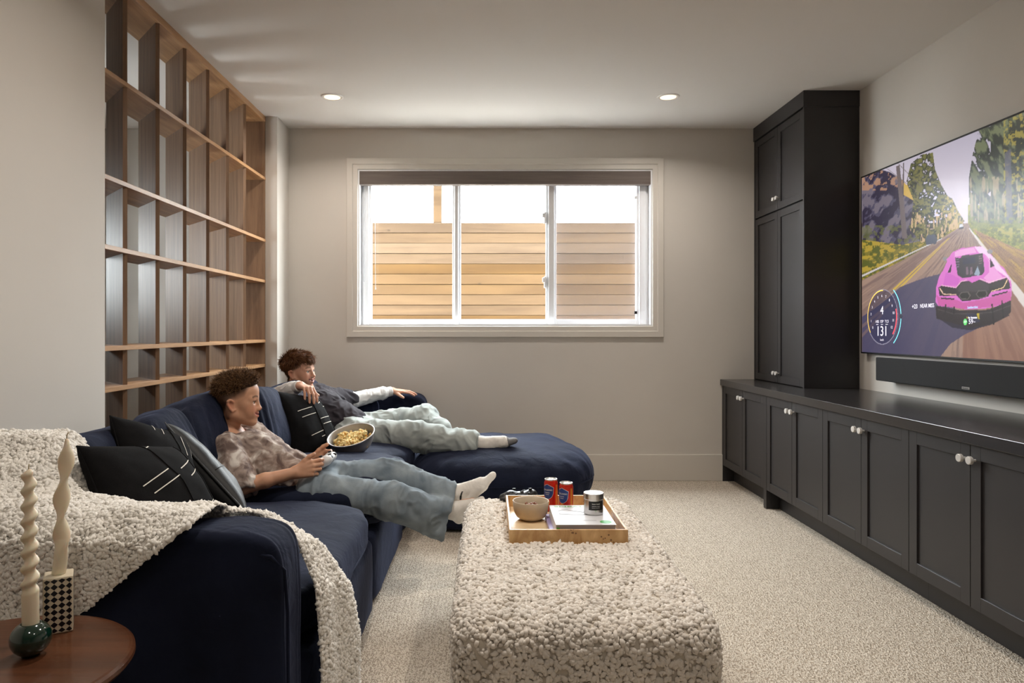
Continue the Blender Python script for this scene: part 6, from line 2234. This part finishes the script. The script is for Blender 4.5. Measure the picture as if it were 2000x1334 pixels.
# ------------------------------------------------------------------ the older boy
def teen():
    H = Head((-1.229, 4.652, 0.902), -19, 4, 3, 1.0)
    g = SDF((-1.45, 3.92, 0.34), (0.24, 5.42, 1.06), 0.0036)
    H.build(g, smile=1.3, jaw=0.006, nose=0.85, chub=1.0)
    nb = (-1.255, 4.66, 0.735)
    g.cone(H.W((-0.03, 0, -0.05)), nb, 0.054, 0.060, 0.02)
    g.cone(nb, (-1.10, 4.64, 0.63), 0.09, 0.115, 0.03)
    g.cone((-1.10, 4.64, 0.63), (-0.88, 4.60, 0.535), 0.11, 0.10, 0.03)
    SN, SF = (-1.235, 4.475, 0.735), (-1.165, 4.845, 0.735)
    g.cone(nb, SN, 0.06, 0.05, 0.03); g.cone(nb, SF, 0.06, 0.05, 0.03)
    EN, WN = (-1.315, 4.280, 0.755), (-1.085, 4.120, 0.848)
    EF, WF = (-0.965, 5.06, 0.672), (-0.700, 5.225, 0.725)
    for s_, e_, w_ in ((SN, EN, WN), (SF, EF, WF)):
        g.cone(s_, e_, 0.047, 0.039, 0.02)
        mid = np.array(e_) * 0.55 + np.array(w_) * 0.45
        g.cone(e_, mid, 0.039, 0.035, 0.015); g.cone(mid, w_, 0.035, 0.027, 0.015)
    # near hand hangs over the pillow, far hand lies on the sofa back
    hand(g, WN, (0.72, -0.62, -0.14), (0.40, -0.25, 0.88), -1, [(34, 20, -4, 6), (8, 40, 20, 12), (2, 44, 18, 12), (-4, 46, 18, 12), (-10, 46, 20, 14)], 1.0)
    hand(g, WF, (0.97, 0.10, -0.06), (0.05, -0.15, 1.0), 1, [(40, 14, -6, 4), (8, 4, 14, 8), (1, 2, 16, 10), (-5, 4, 16, 10), (-12, 6, 16, 10)], 1.0)
    HN, HF = (-0.86, 4.50, 0.505), (-0.86, 4.70, 0.51)
    KN, KF = (-0.445, 4.38, 0.520), (-0.43, 4.84, 0.575)
    AN, AF = (-0.055, 4.315, 0.482), (-0.275, 4.60, 0.480)
    for h_, k_, a_ in ((HN, KN, AN), (HF, KF, AF)):
        g.cone(h_, k_, 0.08, 0.052, 0.03); g.cone(k_, a_, 0.05, 0.034, 0.02)
    foot(g, AN, (-0.035, 4.305, 0.452), (0.175, 4.300, 0.508), (-0.25, 0, 0.97), 1.0)
    foot(g, AF, (-0.245, 4.575, 0.462), (-0.10, 4.48, 0.455), (0, 0, 1), 0.9)
    V, Q = g.mesh(); V = relax(V, Q, 1, 0.35)
    col = np.tile(np.array(lin((216, 166, 140))), (len(V), 1))
    col *= (1 + 0.05 * fbm(V * 40, 2, 3))[:, None]
    H.paint(V, col, None, (84, 54, 34), (116, 78, 54), (210, 128, 118), smile=1.3, jaw=0.006)
    body = obj('person', V, Q, M['skin'], None, True, cols=col)
    vis = np.minimum(np.linalg.norm(V - H.c, axis=1) - 0.09, np.minimum(np.linalg.norm(V - np.array(WN), axis=1), np.linalg.norm(V - np.array(WF), axis=1)) - 0.14)
    thin_hidden(body, (vis > 0.09) * 1.0, 0.45)
    tag(body, 'laughing older boy in a dark tee over white sleeves, lounging in the corner', 'person')
    for y in (-1, 1):
        eye(body, H, y, gaze=0.1, iris=(84, 96, 104))
    Vbody, Qbody = V, Q
    # upper teeth
    pts = [H.W((0.0838 - 13 * yy * yy, yy, -0.0650 + 0.0075 * (abs(yy) / 0.0335) ** 1.5)) for yy in np.linspace(-0.021, 0.021, 13)]
    Vt, Ft = tube(pts, 0.0040, 8); obj('teeth', Vt, Ft, plain('teeth', (240, 234, 224), 0.25), body, True)
    # hair: full, swept forward, over the ears' tops and down the nape
    g = SDF(H.c - 0.19, H.c + 0.19, 0.004)
    k, R = H.sc, H.R
    g.ell(H.W((-0.022, 0, 0.046)), np.array((0.106, 0.084, 0.090)) * k, R, 0.01)
    g.ell(H.W((0.016, 0, 0.074)), np.array((0.088, 0.073, 0.054)) * k, R, 0.015)
    g.cone(H.W((-0.072, 0, 0.0)), H.W((-0.078, 0, -0.085)), 0.050 * k, 0.030 * k, 0.02, flat=(R @ np.array([1, 0, 0]), 1.3))
    g.cut(H.W((0.092, 0, 0.044)), R @ np.array([0.10, 0, -1.0]), 0.012)
    g.cone(H.W((0.016, -0.10, -0.012)), H.W((0.016, 0.10, -0.012)), 0.034 * k, 0.034 * k, 0.02, sub=True)
    g.cone(H.W((0.078, -0.08, 0.0)), H.W((0.078, 0.08, 0.0)), 0.046 * k, 0.046 * k, 0.012, sub=True)
    Vh, Qh = g.mesh(); Vh = relax(Vh, Qh, 2)
    hr = obj('hair', Vh, Qh, M['hair2'], body, True)
    rg = np.random.default_rng(6)
    P, Nn = scatter(Vh, Qh, 7000, rg)
    q = H.L(P)
    Nl = Nn @ H.R
    keep = ~((Nl[:, 2] < -0.6) & (q[:, 2] > -0.05)) & (q[:, 2] > -0.10)
    P, Nn, q = P[keep], Nn[keep], q[keep]
    # flow: forward on top and over the forehead, down and back at the sides
    top = np.clip((q[:, 2] - 0.05) / 0.05, 0, 1); fr = np.clip((q[:, 0] - 0.02) / 0.05, 0, 1)
    fl = np.stack([0.9 * top + 0.5 * fr - 0.45 * (1 - top) * (1 - fr), -0.35 * top + 0.0 * fr, -0.35 * fr - 0.85 * (1 - top)], 1) @ H.R.T
    fl -= Nn * np.sum(fl * Nn, 1)[:, None]
    d = fl + 0.32 * Nn + rg.normal(scale=0.12, size=Nn.shape) + 0.45 * np.stack([vnoise(P * 45, 1), vnoise(P * 45, 2), vnoise(P * 45, 3)], 1)
    Vs, Qs = strands(P - Nn * 0.004, d, 0.030 + 0.010 * top, 0.0019, rg, gravity=0.2, curl=0.45, flow=fl * 0.4 - Nn * 0.42, segs=4)
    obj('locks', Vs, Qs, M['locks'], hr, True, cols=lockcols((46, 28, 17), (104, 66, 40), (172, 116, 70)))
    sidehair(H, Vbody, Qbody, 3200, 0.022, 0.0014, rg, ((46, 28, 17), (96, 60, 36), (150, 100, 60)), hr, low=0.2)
    # dark tee
    g = SDF((-1.50, 4.22, 0.40), (-0.70, 5.22, 0.86), 0.006)
    g.cone((-1.230, 4.655, 0.690), (-1.09, 4.64, 0.630), 0.098, 0.138, 0.03)
    g.cone((-1.09, 4.64, 0.635), (-0.90, 4.60, 0.545), 0.145, 0.125, 0.03)
    for s_, e_, f_ in ((SN, EN, 0.72), (SF, EF, 0.92)):
        g.cone((-1.255, 4.66, 0.722), s_, 0.066, 0.066, 0.035)
        m_ = np.array(s_) * (1 - f_) + np.array(e_) * f_
        g.cone(s_, m_, 0.068, 0.066, 0.03)
    g.cone((-1.08, 4.80, 0.69), np.array(SF) * 0.3 + np.array(EF) * 0.7 + (0, 0, -0.04), 0.07, 0.05, 0.04)
    g.cone(H.W((-0.03, 0, -0.04)), (-1.235, 4.66, 0.755), 0.060, 0.064, 0.010, sub=True)
    V, Q = g.mesh(); V = relax(V, Q, 1)
    V = cloth(V, Q, 0.010, 13, 12, 17, 13)
    sh = obj('shirt', V, Q, M['tee'], body, True)
    t = np.linspace(0, 2 * PI, 40, endpoint=False)
    ax = np.array(H.W((-0.03, 0, -0.05))) - np.array(nb); ax /= np.linalg.norm(ax)
    e1 = np.cross(ax, [0, 1, 0]); e1 /= np.linalg.norm(e1); e2 = np.cross(ax, e1)
    ring = np.array([(-1.246, 4.66, 0.752) + 0.068 * (math.cos(a) * e1 + math.sin(a) * e2) for a in t])
    Vc, Fc = tube(ring, 0.011, 8, closed=True)
    obj('collar', Vc, Fc, M['collar'], sh, True)
    # white sleeves with ribbed cuffs
    for s_, e_, w_ in ((SN, EN, WN), (SF, EF, WF)):
        s_, e_, w_ = np.array(s_), np.array(e_), np.array(w_)
        lo = np.minimum(np.minimum(s_, e_), w_) - 0.08; hi = np.maximum(np.maximum(s_, e_), w_) + 0.08
        g = SDF(lo, hi, 0.005)
        g.cone(s_ * 0.4 + e_ * 0.6, e_, 0.052, 0.053, 0.02)
        g.cone(e_, e_ * 0.25 + w_ * 0.75, 0.053, 0.044, 0.02)
        c0, c1 = e_ * 0.22 + w_ * 0.78, e_ * 0.03 + w_ * 0.97
        g.cone(e_ * 0.25 + w_ * 0.75, c0, 0.043, 0.038, 0.01)
        V, Q = g.mesh(); V = cloth(relax(V, Q, 1), Q, 0.006, 18, 18, 18, 23)
        sl = obj('sleeve', V, Q, M['sleeve'], body, True)
        tt = np.linspace(0, 1, 8)
        Vc, Fc = tube([c0 + (c1 - c0) * x_ for x_ in tt], [0.037, 0.0375, 0.0365, 0.036, 0.036, 0.0355, 0.0355, 0.035], 24)
        obj('cuff', Vc, Fc, M['sleeve'], sl, True)
    # jeans
    g = SDF((-1.08, 4.14, 0.34), (0.02, 5.02, 0.70), 0.006)
    g.cone((-0.92, 4.60, 0.55), (-0.82, 4.60, 0.515), 0.12, 0.115, 0.03, flat=((0, 0, 1), 1.15))
    g.cone(HN, KN, 0.105, 0.086, 0.03); g.cone(HF, KF, 0.105, 0.082, 0.03)
    g.cone(KN, (-0.075, 4.318, 0.488), 0.083, 0.066, 0.03)
    g.cone((-0.36, 4.36, 0.475), (-0.085, 4.30, 0.472), 0.07, 0.055, 0.03)
    g.cone(KF, (-0.285, 4.63, 0.500), 0.080, 0.066, 0.03)
    g.cut((-0.062, 4.32, 0.48), (1.0, -0.1, -0.05), 0.004)
    g.cone((-0.09, 4.318, 0.486), (0.0, 4.31, 0.484), 0.050, 0.056, 0.004, sub=True)
    V, Q = g.mesh(); V = relax(V, Q, 1)
    V = cloth(V, Q, 0.012, 13, 8, 10, 31)
    je = obj('jeans', V, Q, M['denim2'], body, True)
    tt = np.linspace(0, 2 * PI, 36, endpoint=False)
    Vc, Fc = tube([(-0.066 + 0.004 * math.sin(a), 4.318 + 0.060 * math.cos(a), 0.483 + 0.061 * math.sin(a)) for a in tt], 0.006, 7, closed=True)
    obj('hem', Vc, Fc, M['denim2'], je, True)
    # socks, grey toe on the near one
    g = SDF((-0.16, 4.18, 0.36), (0.26, 4.44, 0.62), 0.004)
    g.cone((-0.12, 4.32, 0.487), AN, 0.043, 0.041, 0.015)
    foot(g, AN, (-0.035, 4.305, 0.452), (0.175, 4.300, 0.508), (-0.25, 0, 0.97), 1.0, 0.0035)
    V, Q = g.mesh(); V = cloth(relax(V, Q, 1), Q, 0.0016, 30, 30, 30, 4)
    so = obj('sock', V, Q, M['sock'], body, True)
    g2 = SDF((0.05, 4.18, 0.40), (0.26, 4.44, 0.62), 0.0035)
    foot(g2, AN, (-0.035, 4.305, 0.452), (0.175, 4.300, 0.508), (-0.25, 0, 0.97), 1.0, 0.0062)
    g2.cut((0.118, 4.3, 0.5), (-1, 0, -0.25), 0.003)
    V, Q = g2.mesh(); obj('toe_cap', V, Q, M['sock_toe'], so, True)
    g = SDF((-0.36, 4.38, 0.38), (-0.04, 4.70, 0.58), 0.004)
    g.cone((-0.30, 4.64, 0.495), AF, 0.042, 0.040, 0.015)
    foot(g, AF, (-0.245, 4.575, 0.462), (-0.10, 4.48, 0.455), (0, 0, 1), 0.9, 0.0035)
    V, Q = g.mesh(); obj('sock', relax(V, Q, 1), Q, M['sock'], body, True)


teen()
